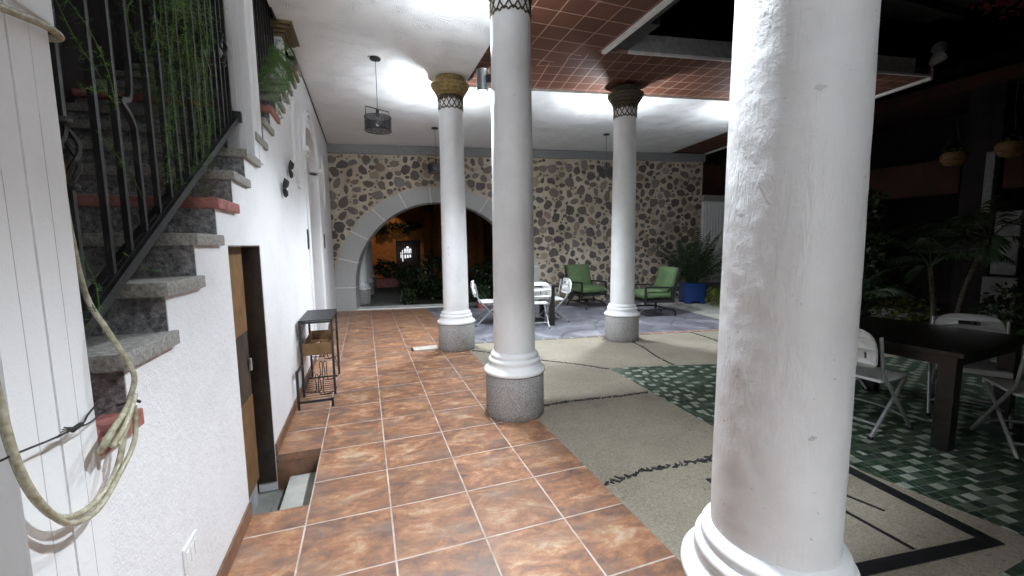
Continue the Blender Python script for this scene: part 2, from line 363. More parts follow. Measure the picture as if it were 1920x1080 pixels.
def soffit(name, ang, ox, oy, W, H):
    n = NT(name); p0 = pos(n)
    s0 = n.n('VectorMath', {0: p0, 1: (-ox, -oy, 0)}, operation='ADD').outputs[0]
    p = n.n('VectorRotate', {'Vector': s0, 'Angle': ang}, rotation_type='Z_AXIS').outputs[0]; s_ = n.n('SeparateXYZ', {0: p})
    ux, uy = n.math('DIVIDE', s_.outputs[0], W), n.math('DIVIDE', s_.outputs[1], H)
    fx, fy = n.math('FRACT', ux), n.math('FRACT', uy)
    ex = n.math('MULTIPLY', n.math('MINIMUM', fx, n.math('SUBTRACT', 1, fx)), W); ey = n.math('MULTIPLY', n.math('MINIMUM', fy, n.math('SUBTRACT', 1, fy)), H)
    e = n.math('MINIMUM', ex, ey); g = n.math('LESS_THAN', n.math('ADD', e, n.math('MULTIPLY', n.math('SUBTRACT', n.noise(p0, 14, 3), .5), .005)), .0065)
    wn_ = n.n('TexWhiteNoise', {'Vector': n.n('CombineXYZ', {0: n.math('FLOOR', ux), 1: n.math('FLOOR', uy)}).outputs[0]}, noise_dimensions='2D')
    c = n.mix(wn_.outputs['Value'], (.072, .021, .008), (.108, .034, .014)); c = n.mix(n.math('MULTIPLY', n.noise(p0, 6, 5), .4), c, (.075, .028, .02))
    n.set('Base Color', n.mix(g, c, (.30, .19, .135))); n.set('Roughness', .6); n.bump(n.math('MULTIPLY', n.math('MINIMUM', e, .012), 60), .4, .005); return n.m
M['soffitA'] = soffit('terracotta_soffit_near', 0, 2.05, 1.63, .283, .272)
M['soffitB'] = soffit('terracotta_soffit_far', R(9.3), 3.44, 3.24, .205, .25)
def ceiling():
    n = NT('swirled_white_ceiling'); p = pos(n)
    q = n.n('VectorMath', {0: p, 1: n.n('VectorMath', {0: n.noise(p, 1.5, 2, .5, 0, 'Color'), 'Scale': .3}, operation='SCALE').outputs[0]}, operation='ADD').outputs[0]
    v = n.n('TexVoronoi', {'Vector': q, 'Scale': 3.8, 'Randomness': .8}, voronoi_dimensions='2D')
    ring = n.math('SINE', n.math('MULTIPLY', v.outputs['Distance'], 78))
    h = n.math('ADD', n.math('MULTIPLY', n.math('MULTIPLY', ring, n.ramp(n.noise(p, 3.5, 3), [(.38, (0, 0, 0)), (.62, (1, 1, 1))])), .9), n.math('ADD', n.math('MULTIPLY', n.noise(p, 30, 5, .65), 1.2), n.math('MULTIPLY', n.noise(n.n('Mapping', {'Vector': p, 'Scale': (1, 2.6, 1)}).outputs[0], 7, 3, .6), .35)))
    n.set('Base Color', n.ramp(n.noise(p, 2, 4, .6), [(.3, (.80, .80, .79)), (.7, (.86, .86, .85))])); n.set('Roughness', .7); n.bump(h, .75, .0065); return n.m
M['ceiling'] = ceiling()
def mortar():
    n = NT('cream_wall_mortar'); p = obc(n)
    c = n.ramp(n.noise(p, 1.4, 5, .65), [(.3, (.33, .275, .205)), (.5, (.47, .40, .305)), (.7, (.60, .54, .445))])
    c = n.mix(n.math('MULTIPLY', n.ramp(n.noise(p, 22, 5, .7), [(.5, (0, 0, 0)), (.75, (1, 1, 1))]), .35), c, (.20, .15, .105))
    n.set('Base Color', c); n.set('Roughness', .9); n.bump(n.noise(p, 28, 6, .7), .9, .02); return n.m
M['mortar'] = mortar()
def fieldstone():
    n = NT('dark_field_stones'); p = obc(n)
    at = n.n('Attribute', attribute_name='tint'); s_ = n.n('SeparateColor', {0: at.outputs['Color']})
    c = n.ramp(s_.outputs[0], [(0, (.05, .044, .047)), (.18, (.10, .082, .075)), (.36, (.17, .125, .10)), (.52, (.14, .14, .145)), (.68, (.21, .135, .10)), (.82, (.30, .25, .19)), (.92, (.09, .085, .09)), (1, (.22, .205, .20))])
    c = n.mix(n.math('MULTIPLY', n.noise(p, 16, 6, .7), .5), c, (.17, .14, .11))
    n.set('Base Color', c); n.set('Roughness', .8); n.bump(n.noise(p, 30, 5, .65), .8, .015); return n.m
M['stones'] = fieldstone()

def struct(name, mb, mat, smooth=0):
    return tag(mb.build(name, mat, None, smooth), kind='structure')
# ------------------------------------------------------------------ grounds
g_ = MB().box(-40, -.65-.35, -30, 50, -.6, -.055).box(.02, 60, -30, 50, -.6, -.055).box(-1.0, .02, -30, .16, -.6, -.055).box(-1.0, .02, .97, 50, -.6, -.055)
struct('ground', g_, M['soil'])
fl = MB()
fl.box(-.30, 1.73, -6, .2, -.054, 0).box(-.003, 1.73, .2, .93, -.054, 0)
fl.prism([(-.30, .93), (1.73, .93), (1.73, 7.71), (-.30, 8.05)], -.054, 0)
struct('tiled_walkway', fl, M['tile'])
struct('doorstep_pit', MB().box(-.225, -.035, .2, .93, -.45, -.175, bev=.012), M['pale_conc'])
struct('pit_floor', MB().box(-1.0, .05, .15, .98, -.5, -.27), M['path'])
pitw = MB().box(-.31, .0, .15, .2, -.4, -.055).box(-.31, .0, .93, .98, -.4, -.055).box(-.003, .05, .15, .98, -.4, -.055)
struct('pit_lining', pitw, M['skirting'])
def line(x): return 4.045-.166*x
struct('patio_concrete', MB().prism([(1.73, -6), (12, -6), (12, 1.6), (6.6, line(6.6)), (1.73, line(1.73))], -.054, -.004), M['aggregate'])
struct('green_mosaic', MB().prism([(3.125, 1.872), (3.03, .159), (3.0, -.2), (3.37, -.3), (3.40, -.593), (3.458, -1.041), (3.496, -1.381), (3.56, -2.2), (3.56, -6), (8.5, -6), (8.5, .5)], -.004, 0), M['mosaic'])
struct('small_green_mosaic', MB().prism([(3.035, -1.48), (3.44, -1.465), (3.50, -2.2), (3.5, -4), (3.0, -4)], -.004, 0), M['mosaic'])
struct('slate_terrace', MB().prism([(1.73, line(1.73)+.09), (6.75, line(6.75)+.09), (7.28, 6.79), (1.73, 7.71)], -.054, 0), M['slate'])
struct('brick_border', MB().prism([(1.73, line(1.73)), (6.9, line(6.9)), (6.9, line(6.9)+.088), (1.73, line(1.73)+.088)], -.054, .002), M['brickedge'])
struct('pale_pavement', MB().prism([(6.77, line(6.75)+.09), (11, 2.3), (12, 6), (7.3, 6.79)], -.054, -.002), M['pale_conc'])
# dark band of the cistern cover, with its two slots
b = MB(); o_ = [(2.375, -.412), (3.40, -.50), (3.321, -1.385), (2.40, -1.27)]; i_ = [(2.47, -.49), (3.31, -.57), (3.25, -1.31), (2.48, -1.21)]
for k in range(4): b.prism([o_[k], o_[(k+1) % 4], i_[(k+1) % 4], i_[k]], -.004, .001)
b.prism([(2.85, -.6), (2.87, -.6), (2.87, -1.25), (2.85, -1.25)], -.004, .0005); b.prism([(2.98, -.7), (3.0, -.7), (3.075, -1.01), (3.06, -1.01)], -.004, .0005)
tag(b.build('cistern_frame', M['black']), 'black metal band framing a square cover with narrow slots in the concrete floor', 'floor frame')
# pebble inlay lines
b = MB()
def pebline(a, c, wd, s0, dens):
    L = math.hypot(c[0]-a[0], c[1]-a[1]); n_ = int(L*dens); dx, dy = (c[0]-a[0])/L, (c[1]-a[1])/L
    for k in range(n_):
        t = (k+rnd.random())/n_*L; o = rnd.uniform(-wd, wd)+.018*math.sin(t*5); x, y = a[0]+dx*t-dy*o, a[1]+dy*t+dx*o
        r_ = s0*rnd.uniform(.6, 1.3); an = rnd.uniform(0, 3.14); el = rnd.uniform(.3, .6); vs = []
        for q in range(6):
            th = q*math.pi/3+rnd.uniform(-.25, .25); ex, ey = r_*math.cos(th), r_*el*math.sin(th)
            vs.append((x+ex*math.cos(an)-ey*math.sin(an), y+ex*math.sin(an)+ey*math.cos(an)))
        b.prism(vs, -.006, .003)
pebline((1.745, -.222), (2.95, -.2), .022, .02, 62); pebline((1.87, 1.083), (3.05, 1.035), .012, .018, 62)
pebline((1.768, 3.332), (3.11, 1.84), .007, .016, 60); pebline((4.2, 2.95), (3.93, 1.70), .007, .016, 60); pebline((5.5, 3.1), (5.28, 1.4), .007, .016, 60)
tag(b.build('pebble_inlay', M['pebble']), 'dark pebbles set in lines across the patio concrete', 'pebble inlay', kind='stuff')
struct('arch_threshold', MB().prism([(-.30, 8.045), (4.9, 7.19), (4.9, 7.62), (-.30, 8.47)], -.054, .03), M['mortar_white'])
struct('garden_path', MB().prism([(.0, 8.45), (1.25, 8.25), (1.9, 15.9), (.35, 15.9)], -.054, -.01), M['path'])

# ------------------------------------------------------------------ left white wall with the staircase profile
XW = -.308; NS = 17
def sz(i): return 1.40+.181*(i-3)
def sY(i): return -.6+.313*(i-3)
prof = [(-1.25, -.42), (.205, -.42), (.205, 1.53), (.925, 1.53), (.925, -.42), (3.8, -.42), (3.8, 2.72)]
for k in range(1, 20): t = math.pi-k*math.pi/20; prof.append((4.55+.75*math.cos(t), 2.72+.50*math.sin(t)))
prof += [(5.3, 2.72), (5.3, -.42), (8.2, -.42), (8.2, 3.80), (3.56, 3.80)]
i = 16
while sY(i)+.033 > -1.25:
    y = sY(i)+.033; z = sz(i)-.03; prof.append((sY(i+1)+.033 if i < 16 else 3.56, z)); prof.append((y, z)); i -= 1
prof.append((-1.25, sz(i)-.03))
def oval(cy_, cz, a, b_, n_=40): return [(cy_+a*math.cos(2*math.pi*k/n_), cz+b_*math.sin(2*math.pi*k/n_)) for k in range(n_)]
bm = fill2d([prof, oval(3.02, 2.71, .16, .40), oval(6.35, 2.75, .16, .40)], 0, .12)
wall = MB(); bm.transform(Matrix(((0, 0, 1, XW-.12), (1, 0, 0, 0), (0, 1, 0, 0), (0, 0, 0, 1)))); wall.merge(bm)
WL = thing('white_wall', 'long rough white plaster wall under the stairs, with doorway and oval mouldings', 'wall', (XW, 3, 0))
wall.build('wall_face', M['stucco'], WL)
for cyy in (3.02, 6.35):
    MB().box(XW-.10, XW-.045, cyy-.22, cyy+.22, 2.2, 3.2).build('niche_back', M['white_smooth'], WL)
    b = MB()
    for q, (da, rr) in enumerate(((.03, .022), (.075, .016))):
        pts = [(XW+.004, p[0], p[1]) for p in oval(cyy, 2.71, .16+da, .40+da, 60)]; b.tube(pts+[pts[0]], rr, 8, False)
    b.tube([(XW, cyy-.06, 2.24), (XW+.02, cyy, 2.20), (XW, cyy+.06, 2.24)], .025, 8)
    b.build('oval_moulding', M['white_smooth'], WL, 40)
# mouldings of the arched doorway
b = MB()
for d_, rr in ((.03, .02), (.10, .028), (.16, .016)):
    pts = [(XW+.005, 4.55+(.75+d_)*math.cos(math.pi*k/40), 2.80+(.50+d_)*math.sin(math.pi*k/40)) for k in range(41)]; b.tube(pts, rr, 8)
b.build('arch_moulding', M['white_smooth'], WL, 40)
for y0, y1 in ((3.60, 3.80), (5.30, 5.50)):
    b = MB(); b.box(XW-.11, XW+.045, y0, y1, 2.68, 2.72).box(XW-.11, XW+.07, y0-.02, y1+.02, 2.72, 2.79, bev=.012).box(XW-.11, XW+.03, y0+.01, y1-.01, 2.62, 2.68, bev=.01)
    b.build('impost', M['white_smooth'], WL)
    b = MB(); b.box(XW-.01, XW+.02, y0+.03, y1-.003 if y0 < 4 else y1-.03, 0, 2.62, bev=.005); b.build('door_casing', M['white_smooth'], WL)
# door inside the arch
D = thing('arched_door', 'dark wooden double door with glazed arch top deep in the white arched doorway', 'door', (XW-.2, 4.55, 0))
MB().box(XW-.42, XW-.121, 5.3, 5.42, -.05, 3.3).build('jamb', M['white_smooth'], D)
MB().box(XW-.42, XW-.121, 3.68, 3.8, -.05, 3.3).build('jamb', M['white_smooth'], D)
for y0, y1 in ((3.8, 4.545), (4.555, 5.3)):
    b = MB().box(XW-.26, XW-.21, y0, y1, 0, 2.7)
    for z0, z1 in ((.15, .8), (.95, 1.6), (1.75, 2.55)): b.box(XW-.21, XW-.195, y0+.12, y1-.12, z0, z1, bev=.006)
    l = b.build('door_leaf', M['door_wood'], D)
MB().box(XW-.2, XW-.18, 4.60, 4.63, .95, 1.15).build('door_handle', M['gold'], D)
MB().box(XW-.26, XW-.2, 3.8, 5.3, 2.7, 2.78).build('transom_bar', M['white_smooth'], D)
MB().box(XW-.25, XW-.235, 3.8, 5.3, 2.78, 3.3).build('arch_window', M['dark_glass'], D)
# low door under the stairs
D = thing('low_cupboard_door', 'narrow brown board door with a dark middle panel in the low opening under the stairs', 'door', (XW-.07, .43, -.2))
MB().box(XW-.09, XW-.06, .207, .70, .98, 1.525).build('upper_panel', M['plywood'], D)
MB().box(XW-.09, XW-.063, .207, .70, .56, .975).build('middle_panel', M['dark_board'], D)
MB().box(XW-.09, XW-.06, .207, .70, -.03, .555).build('lower_panel', M['plywood'], D)
MB().box(XW-.088, XW-.066, .215, .66, -.19, -.035).build('metal_kick_plate', M['grey_board'], D)
MB().box(XW-.058, XW-.045, .66, .69, .72, .80, bev=.003).build('door_latch', M['steel'], D)
for zz in (.25, 1.3): MB().box(XW-.06, XW-.055, .215, .24, zz, zz+.09).build('hinge', M['steel'], D)
MB().box(XW-.6, XW-.121, .15, .20, -.4, 1.7).box(XW-.6, XW-.121, .93, .98, -.4, 1.7).box(XW-.65, XW-.6, .15, .98, -.4, 1.7).box(XW-.6, XW-.121, .2, .93, 1.56, 1.6).build('dark_recess', M['dark_board'], D)
MB().box(XW-.12, XW-.003, .913, .9245, -.19, 1.53).box(XW-.12, XW-.003, .207, .92, 1.52, 1.529).build('door_frame', M['dark_board'], D)
struct('recess_floor', MB().box(XW-.62, XW, .2, .93, -.42, -.26), M['path'])
for y0, y1 in ((-6, .2), (.93, 3.6), (5.5, 7.9)):
    tag(MB().box(XW, XW+.013, y0 if y0 > -6 else -1.065, y1, 0, .085, bev=.003).build('skirting_board', M['skirting']),
        {.2: 'brown tile skirting at the foot of the white wall before the low door', 3.6: 'brown tile skirting behind the black iron plant stand', 7.9: 'short brown tile skirting beyond the arched doorway'}[y1], 'skirting')
# ------------------------------------------------------------------ staircase
ST = thing('staircase', 'stone staircase with rough dark risers and grey or red treads above the white wall', 'staircase', (-.9, -1.8, 0))
XS = -1.55
MB().box(XS, -.45, -1.9, -1.0, -.05, sz(0)).build('stair_base', M['riser'], ST)
for i in range(1, NS+1):
    y, z = sY(i), sz(i)
    tag(MB().box(XS, -.3105, y+.03, y+.42, z-.24, z-.05).build('riser', M['riser'], ST))
    red = i in (1, 5, 10, 15)
    t = MB().box(XS, -.283+rnd.uniform(-.004, .004), max(y+rnd.uniform(-.006, .006), -1.064), y+.372, z-.052, z, bev=.006).build('tread', M['red_tread' if red else 'tread'], ST, 30)
    if red: t['label'] = 'red painted stone tread'
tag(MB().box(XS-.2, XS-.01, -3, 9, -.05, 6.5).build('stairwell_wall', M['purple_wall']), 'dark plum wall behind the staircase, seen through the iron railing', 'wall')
# pilasters
def pilaster(y0, y1, x0, x1, z0, z1, label, flutes=3):
    P = thing('square_pillar', label, 'pillar', (x1-.1, (y0+y1)/2, z0), group=None)
    b = MB(); b.box(x0, x1-.0045, y0+.0045, y1-.008, z0, z1)
    wd = (y1-y0)/(flutes+1); gap = .005
    for k in range(flutes+1): b.box(x1-.0082, x1-(.0015 if k % 2 else 0), y0+k*wd+(gap/2 if k else 0), y0+(k+1)*wd-(gap/2 if k < flutes else 0), z0, z1)
    wx = (x1-x0)/(flutes+1)
    for k in range(flutes+1): b.box(x0+k*wx+(gap/2 if k else 0), x0+(k+1)*wx-(gap/2 if k < flutes else .0085), y0, y0+.0082, z0, z1)
    b.build('pillar_shaft', M['white_smooth'], P)
    return P
P1 = pilaster(-1.322, -1.066, -.56, -.292, 0, 3.3, 'nearest white grooved square pillar at the foot of the stairs, wrapped by a rope light')
MB().box(-.568, -.283, -1.331, -1.058, 2.035, 2.3, bev=.004).build('collar', M['white_smooth'], P1)
P2 = pilaster(.935, 1.21, -.452, -.296, sz(7)+.0, 3.8, 'white grooved square pillar standing on the stairs beside the black railing')
P3 = thing('corner_post', 'small white post with a flared gold capital near the ceiling above the stairs', 'post', (-.36, 2.9, 3.2))
MB().box(-.50, -.335, 2.72, 2.90, sz(13)-.05, 3.70).build('post_shaft', M['white_smooth'], P3)
b = MB()
for k, (e, z0, z1) in enumerate(((.02, 3.69, 3.715), (.05, 3.715, 3.74), (.09, 3.74, 3.77), (.125, 3.77, 3.80))): b.box(-.50-e, -.335+e, 2.70-e, 2.98+e, z0, z1, bev=.008)
b.build('gold_capital', M['old_gold'], P3)
# ------------------------------------------------------------------ railing
def rz_(y): return 1.328+(y+.831)*.5935
RL = thing('stair_railing', 'black wrought iron railing of the lower flight, hung with fern, with scrolled bars', 'railing', (-.42, -.8, 1.3))
XR = -.405
b = MB(); a_, c_ = Vector((XR, -1.02, rz_(-1.02))), Vector((XR, .93, rz_(.93)))
for ox in (-.018, 0, .018): b.bar(a_+Vector((ox, 0, 0)), c_+Vector((ox, 0, 0)), .030)
b.build('bottom_rail', M['iron'], RL)
b = MB(); b.bar(Vector((XR, -1.02, rz_(-1.02)+.95)), Vector((XR, .93, rz_(.93)+.95)), .045); b.build('handrail', M['iron'], RL)
ys = [-.831, -.672, -.548, -.426, -.297, -.172, -.06, .05, .16, .27, .38, .49, .59, .69, .775, .86]
for k, y in enumerate(ys):
    z0, z1 = rz_(y)-.01, rz_(y)+.95; b = MB()
    if k in (3, 11):
        zb = z0+.42
        b.tube([(XR, y, z0), (XR, y, zb-.02)], .012, 4)
        b.tube(bez([(XR, y, zb-.02), (XR, y-.03, zb+.02), (XR, y-.075, zb+.05), (XR, y-.08, zb+.06)], 4), .013, 4)
        b.tube(bez([(XR, y-.08, zb+.06), (XR, y-.03, zb+.075), (XR, y-.008, zb+.12), (XR, y, zb+.2)], 4), .012, 4); b.tube([(XR, y, zb+.2), (XR, y, z1)], .012, 4)
    elif k in (0, 14):
        zc = z0+.47
        b.tube([(XR, y, z0), (XR, y, zc-.09)], .011, 4); b.tube([(XR, y, zc+.09), (XR, y, z1)], .011, 4)
        for q in range(4):
            b.tube([(XR+.032*math.sin(math.pi*t/8)*math.cos(q*1.571+t*.35), y+.032*math.sin(math.pi*t/8)*math.sin(q*1.571+t*.35), zc-.085+.17*t/8) for t in range(9)], .007, 5)
        for dz in (-.09, .09): b.lathe([(.01, -.012), (.022, -.005), (.022, .005), (.01, .012)], (XR, y, zc+dz), 10)
    else: b.tube([(XR, y, z0), (XR, y, z1)], .0125, 4)
    b.build('baluster', M['iron'], RL)
MB().box(XR-.03, XR+.05, .90, .934, rz_(.92)-.02, rz_(.92)+.045).build('wall_bracket', M['black'], RL)
RL2 = thing('stair_railing', 'black iron railing of the upper flight, beyond the white grooved pillar near the ceiling', 'railing', (-.42, 1.3, 2.6))
b = MB(); b.bar((XR, 1.22, rz_(1.22)), (XR, 2.74, rz_(2.74)), .035); b.build('bottom_rail', M['iron'], RL2)
b = MB(); b.bar((XR, 1.22, rz_(1.22)+.9), (XR, 2.74, rz_(2.74)+.9), .045); b.build('handrail', M['iron'], RL2)
for k in range(12):
    y = 1.30+.122*k; b = MB(); b.tube([(XR, y, rz_(y)), (XR, y, rz_(y)+.9)], .0115, 4); b.build('baluster', M['iron'], RL2)
# ------------------------------------------------------------------ ferns
def fern(name, label, stems, mat, nl=.011, dens=1.0, seed=3, wisp=.05):
    r_ = random.Random(seed); b = MB(); st = MB(); root = thing(name, label, 'plant', stems[0][0])
    for s in stems:
        pts = bez([Vector(p)+Vector((r_.uniform(-.015, .015), r_.uniform(-.02, .02), r_.uniform(-.02, .02))) for p in s], 6); st.tube(pts, .0013, 3, False)
        L = sum((pts[k+1]-pts[k]).length for k in range(len(pts)-1)); n_ = int(L*95*dens)
        for k in range(n_):
            f = r_.random()*(len(pts)-1); q = int(f); p = pts[q].lerp(pts[min(q+1, len(pts)-1)], f-q)
            d = Vector((r_.gauss(0, .7), r_.gauss(0, 1.1), r_.gauss(-.1, .6))).normalized(); ln = r_.uniform(.15, 1)*wisp*(.35+.65*abs(math.sin(f*1.3+k*.01)))
            for j in range(7):
                c = p+d*ln*(j/6); dd = (d*.6+Vector((r_.gauss(0, 1), r_.gauss(0, 1), r_.gauss(0, 1))).normalized()).normalized()
                e = c+dd*nl*r_.uniform(.7, 1.4); sd = dd.cross(Vector((r_.gauss(0, 1), r_.gauss(0, 1), r_.gauss(0, 1)))).normalized()*.0011
                b.bm.faces.new([b.bm.verts.new(v) for v in (c-sd, c+sd, e)])
    b.build('needles', mat, root); st.build('stems', mat, root); return root
stems = []; fr = random.Random(11)
for k in range(13):
    y = fr.gauss(.06, .19); z1 = 2.95; zl = fr.choice([1.72, 1.8, 1.95, 2.1, 2.25])+max(0, y-.1)*.75
    pts = []; yy = y
    for q in range(6):
        t = q/5; yy += fr.uniform(-.05, .035); pts.append((XR+.03+.03*fr.random()+.02*math.sin(q), yy, z1+(zl-z1)*t))
    stems.append(pts)
fern('hanging_fern', 'large bright green asparagus fern trailing through the lower stair railing', stems, M['fern'], dens=1.35, seed=5, wisp=.13, nl=.016)
fern('hanging_fern', 'single fern sprig dangling beside the nearest white pillar at the top left', [[(-.36, -1.0, 2.35), (-.35, -.9, 2.22), (-.345, -.80, 2.13), (-.34, -.71, 2.06), (-.34, -.68, 1.98)], [(-.36, -.98, 2.3), (-.35, -.84, 2.14), (-.35, -.74, 2.02), (-.35, -.82, 1.985)]], M['fern'], dens=.9, seed=8)
fern('hanging_fern', 'thin fern shoots curling at the foot of the railing behind the rope light', [[(-.39, -.70, 1.9), (-.37, -.66, 1.82), (-.36, -.6, 1.76), (-.36, -.52, 1.70)], [(-.37, -1.02, 1.62), (-.33, -1.04, 1.5), (-.32, -1.05, 1.4), (-.31, -1.02, 1.3)], [(-.37, -.9, 1.5), (-.33, -.93, 1.42), (-.30, -1.0, 1.36), (-.28, -1.06, 1.38)], [(-.39, -.62, 1.5), (-.37, -.5, 1.46), (-.36, -.42, 1.42)]], M['fern'], dens=.45, seed=9, wisp=.035)
st2 = []
for k in range(40):
    y = fr.uniform(1.5, 2.75); z = rz_(y)+fr.uniform(-.02, .12)
    st2.append([(-.40, y, z), (-.35, y+fr.uniform(-.12, .12), z+fr.uniform(.02, .12)), (-.30+fr.uniform(-.03, .05), y+fr.uniform(-.1, .3), z+fr.uniform(-.06, .1)), (-.27+fr.uniform(-.03, .05), y+fr.uniform(0, .4), z-fr.uniform(.02, .14))])
fern('hanging_fern', 'bushy green fern spilling over the treads of the upper flight below the gold capital', st2, M['fern'], dens=1.5, seed=12, nl=.016)
# ------------------------------------------------------------------ rope light, wire, plates, butterflies
RP = thing('rope_light', 'clear yellowed rope light looped and knotted on the nearest white pillar and red tread', 'rope light', (-.26, -1.1, 1.0))
xo = -.262
path = [(-.46, -1.02, 1.98), (-.38, -1.03, 1.86), (-.32, -1.035, 1.755), (-.316, -1.035, 1.65), (-.312, -1.035, 1.556), (-.297, -1.035, 1.40), (-.262, -1.03, 1.30), (-.235, -.999, 1.183), (-.25, -1.0, 1.11), (xo, -1.03, 1.06), (xo, -1.09, 1.03), (xo-.005, -1.125, 1.022)]
b = MB(); b.tube(bez(path, 8), .0066, 10)
b.tube(bez([(xo, -1.125, 1.022), (xo+.012, -1.12, 1.05), (xo+.02, -1.05, 1.09), (xo+.02, -1.005, 1.115), (xo+.01, -.99, 1.10), (xo, -1.0, 1.05), (xo, -1.068, .946), (xo, -1.177, .917), (xo, -1.275, .947), (xo, -1.333, 1.019), (xo, -1.367, 1.105), (xo, -1.388, 1.22), (xo, -1.40, 1.34), (xo, -1.41, 1.5)], 8), .0072, 10)
b.tube(bez([(xo+.022, -1.12, 1.03), (xo+.028, -1.07, 1.06), (xo+.03, -1.03, 1.1), (xo+.025, -1.0, 1.12), (xo+.02, -1.01, 1.09), (xo+.018, -1.06, 1.03), (xo+.018, -1.09, 1.02)], 8), .0066, 10)
b.tube(bez([(xo+.02, -.998, 1.09), (xo+.022, -1.02, 1.0), (xo+.012, -1.10, .932), (xo+.012, -1.19, .905), (xo+.012, -1.28, .935), (xo+.012, -1.345, 1.02), (xo+.012, -1.385, 1.12), (xo+.012, -1.405, 1.25), (xo+.012, -1.43, 1.5)], 8), .0062, 10)
b.build('tube', M['pvc'], RP, 60)
b = MB(); b.tube(bez([(-.255, -1.45, 1.95), (-.272, -1.27, 1.985), (-.270, -1.13, 2.012), (-.28, -1.05, 2.018), (-.33, -1.035, 2.02), (-.42, -1.04, 2.04)], 8), .0085, 10); b.build('upper_wrap', M['pvc'], RP, 60)
b = MB(); b.tube(bez([(xo-.012, -1.012, 1.10), (xo+.024, -1.0, 1.104), (xo+.034, -1.0, 1.1), (xo+.02, -.985, 1.1)], 4), .004, 6); b.build('tie', M['black'], RP)
WR = thing('black_wire', 'thin black wire with a frayed knot stretched across the nearest white pillar', 'wire', (-.28, -1.3, 1.1))
b = MB(); b.tube(bez([(-.27, -1.62, 1.15), (-.262, -1.415, 1.143), (-.262, -1.268, 1.123), (-.268, -1.17, 1.112), (-.278, -1.12, 1.12), (-.285, -1.06, 1.13)], 6), .0022, 6)
b.tube(bez([(-.27, -1.19, 1.112), (-.266, -1.15, 1.106), (-.28, -1.07, 1.10), (-.284, -1.0, 1.098)], 5), .0018, 6)
for k in range(5): b.tube(bez([(-.268, -1.185, 1.112), (-.262, -1.23, 1.118+.003*k), (-.262, -1.26+.006*k, 1.120+.0035*k)], 3), .0014, 5)
b.build('strand', M['black'], WR)
b = MB(); b.tube([(-.268, -1.20, 1.112), (-.268, -1.17, 1.113)], .006, 8); b.build('knot', M['black'], WR)
SW = thing('switch_plate', 'white socket plate low on the rough wall near the skirting', 'switch', (XW, -.58, .36))
MB().box(XW, XW+.008, -.645, -.52, .315, .415, bev=.003).build('plate', M['plastic'], SW)
for k in range(3): MB().box(XW+.008, XW+.0105, -.632+k*.036, -.606+k*.036, .335, .395, bev=.001).build('switch', M['white_smooth'], SW)
def butterfly(y, z, s, label):
    B = thing('wall_butterfly', label, 'wall ornament', (XW, y, z), group=None)
    b = MB()
    b.tube([(XW+.02, y, z-.05*s), (XW+.024, y, z+.05*s)], .006*s, 8); b.build('body', M['iron'], B, 50)
    for sg in (-1, 1):
        b = MB(); 
        up_ = [(.0, .01), (.03, .07), (.08, .12), (.115, .10), (.10, .04), (.05, .0)]; lo_ = [(0, -.01), (.05, -.01), (.085, -.04), (.08, -.09), (.045, -.12), (.015, -.07)]
        for poly in (up_, lo_):
            f = [(XW+.012+abs(u)*.35, y+sg*u*s, z+v*s) for u, v in poly]; g = [(p[0]+.003, p[1], p[2]) for p in f]
            A = [b.bm.verts.new(p) for p in f]; G = [b.bm.verts.new(p) for p in g]; b.bm.faces.new(A); b.bm.faces.new(G[::-1])
            for k in range(6): b.bm.faces.new((A[k], A[(k+1) % 6], G[(k+1) % 6], G[k]))
            b.tube(f+[f[0]], .004, 5, False)
        b.build('wing', M['iron'], B)
butterfly(1.93, 2.05, .68, 'lower black metal butterfly on the white wall, nearer the stairs'); butterfly(2.32, 2.28, .68, 'upper black metal butterfly on the white wall, nearer the oval frame')
for y, lb in ((3.56, 'slim black plaque on the white wall just before the arched doorway'), (5.9, 'slim black plaque on the white wall just after the arched doorway')):
    t = thing('wall_plaque', lb, 'plaque', (XW, y, 1.6)); MB().box(XW, XW+.012, y-.035, y+.035, 1.48, 1.74, bev=.003).build('plate', M['black'], t); MB().box(XW+.012, XW+.016, y-.022, y+.022, 1.50, 1.72).build('inset', M['iron'], t)

# ------------------------------------------------------------------ stone wall with the arch (rotated frame)
A_ = math.atan(-.165); W0 = Vector((-.42, 8.0+.165*.42, 0))
SWL = thing('stone_wall', 'wide wall of dark field stones set in cream mortar around the arch', 'wall', W0, A_)
UC, SPR, RI = 2.545, .55, 1.975; RAo, RBo = 2.43, 2.335; UE = 9.46
outer = [(0, -.1)]
arch = [(UC-RAo, -.1), (UC-RAo, SPR)]+[(UC+RAo*math.cos(math.pi-k*math.pi/48), SPR+RBo*math.sin(math.pi-k*math.pi/48)) for k in range(1, 48)]+[(UC+RAo, SPR), (UC+RAo, -.1)]
loop = outer+arch+[(UE, -.1), (UE, 3.60), (0, 3.60)]
RXZ = Matrix(((1, 0, 0, 0), (0, 0, 1, 0), (0, 1, 0, 0), (0, 0, 0, 1)))   # (u, v, t) -> (u, t, v)
bm = fill2d([loop], 0, .42); bm.transform(RXZ); b = MB(); b.merge(bm); b.build('mortar_wall', M['mortar'], SWL, local=True)
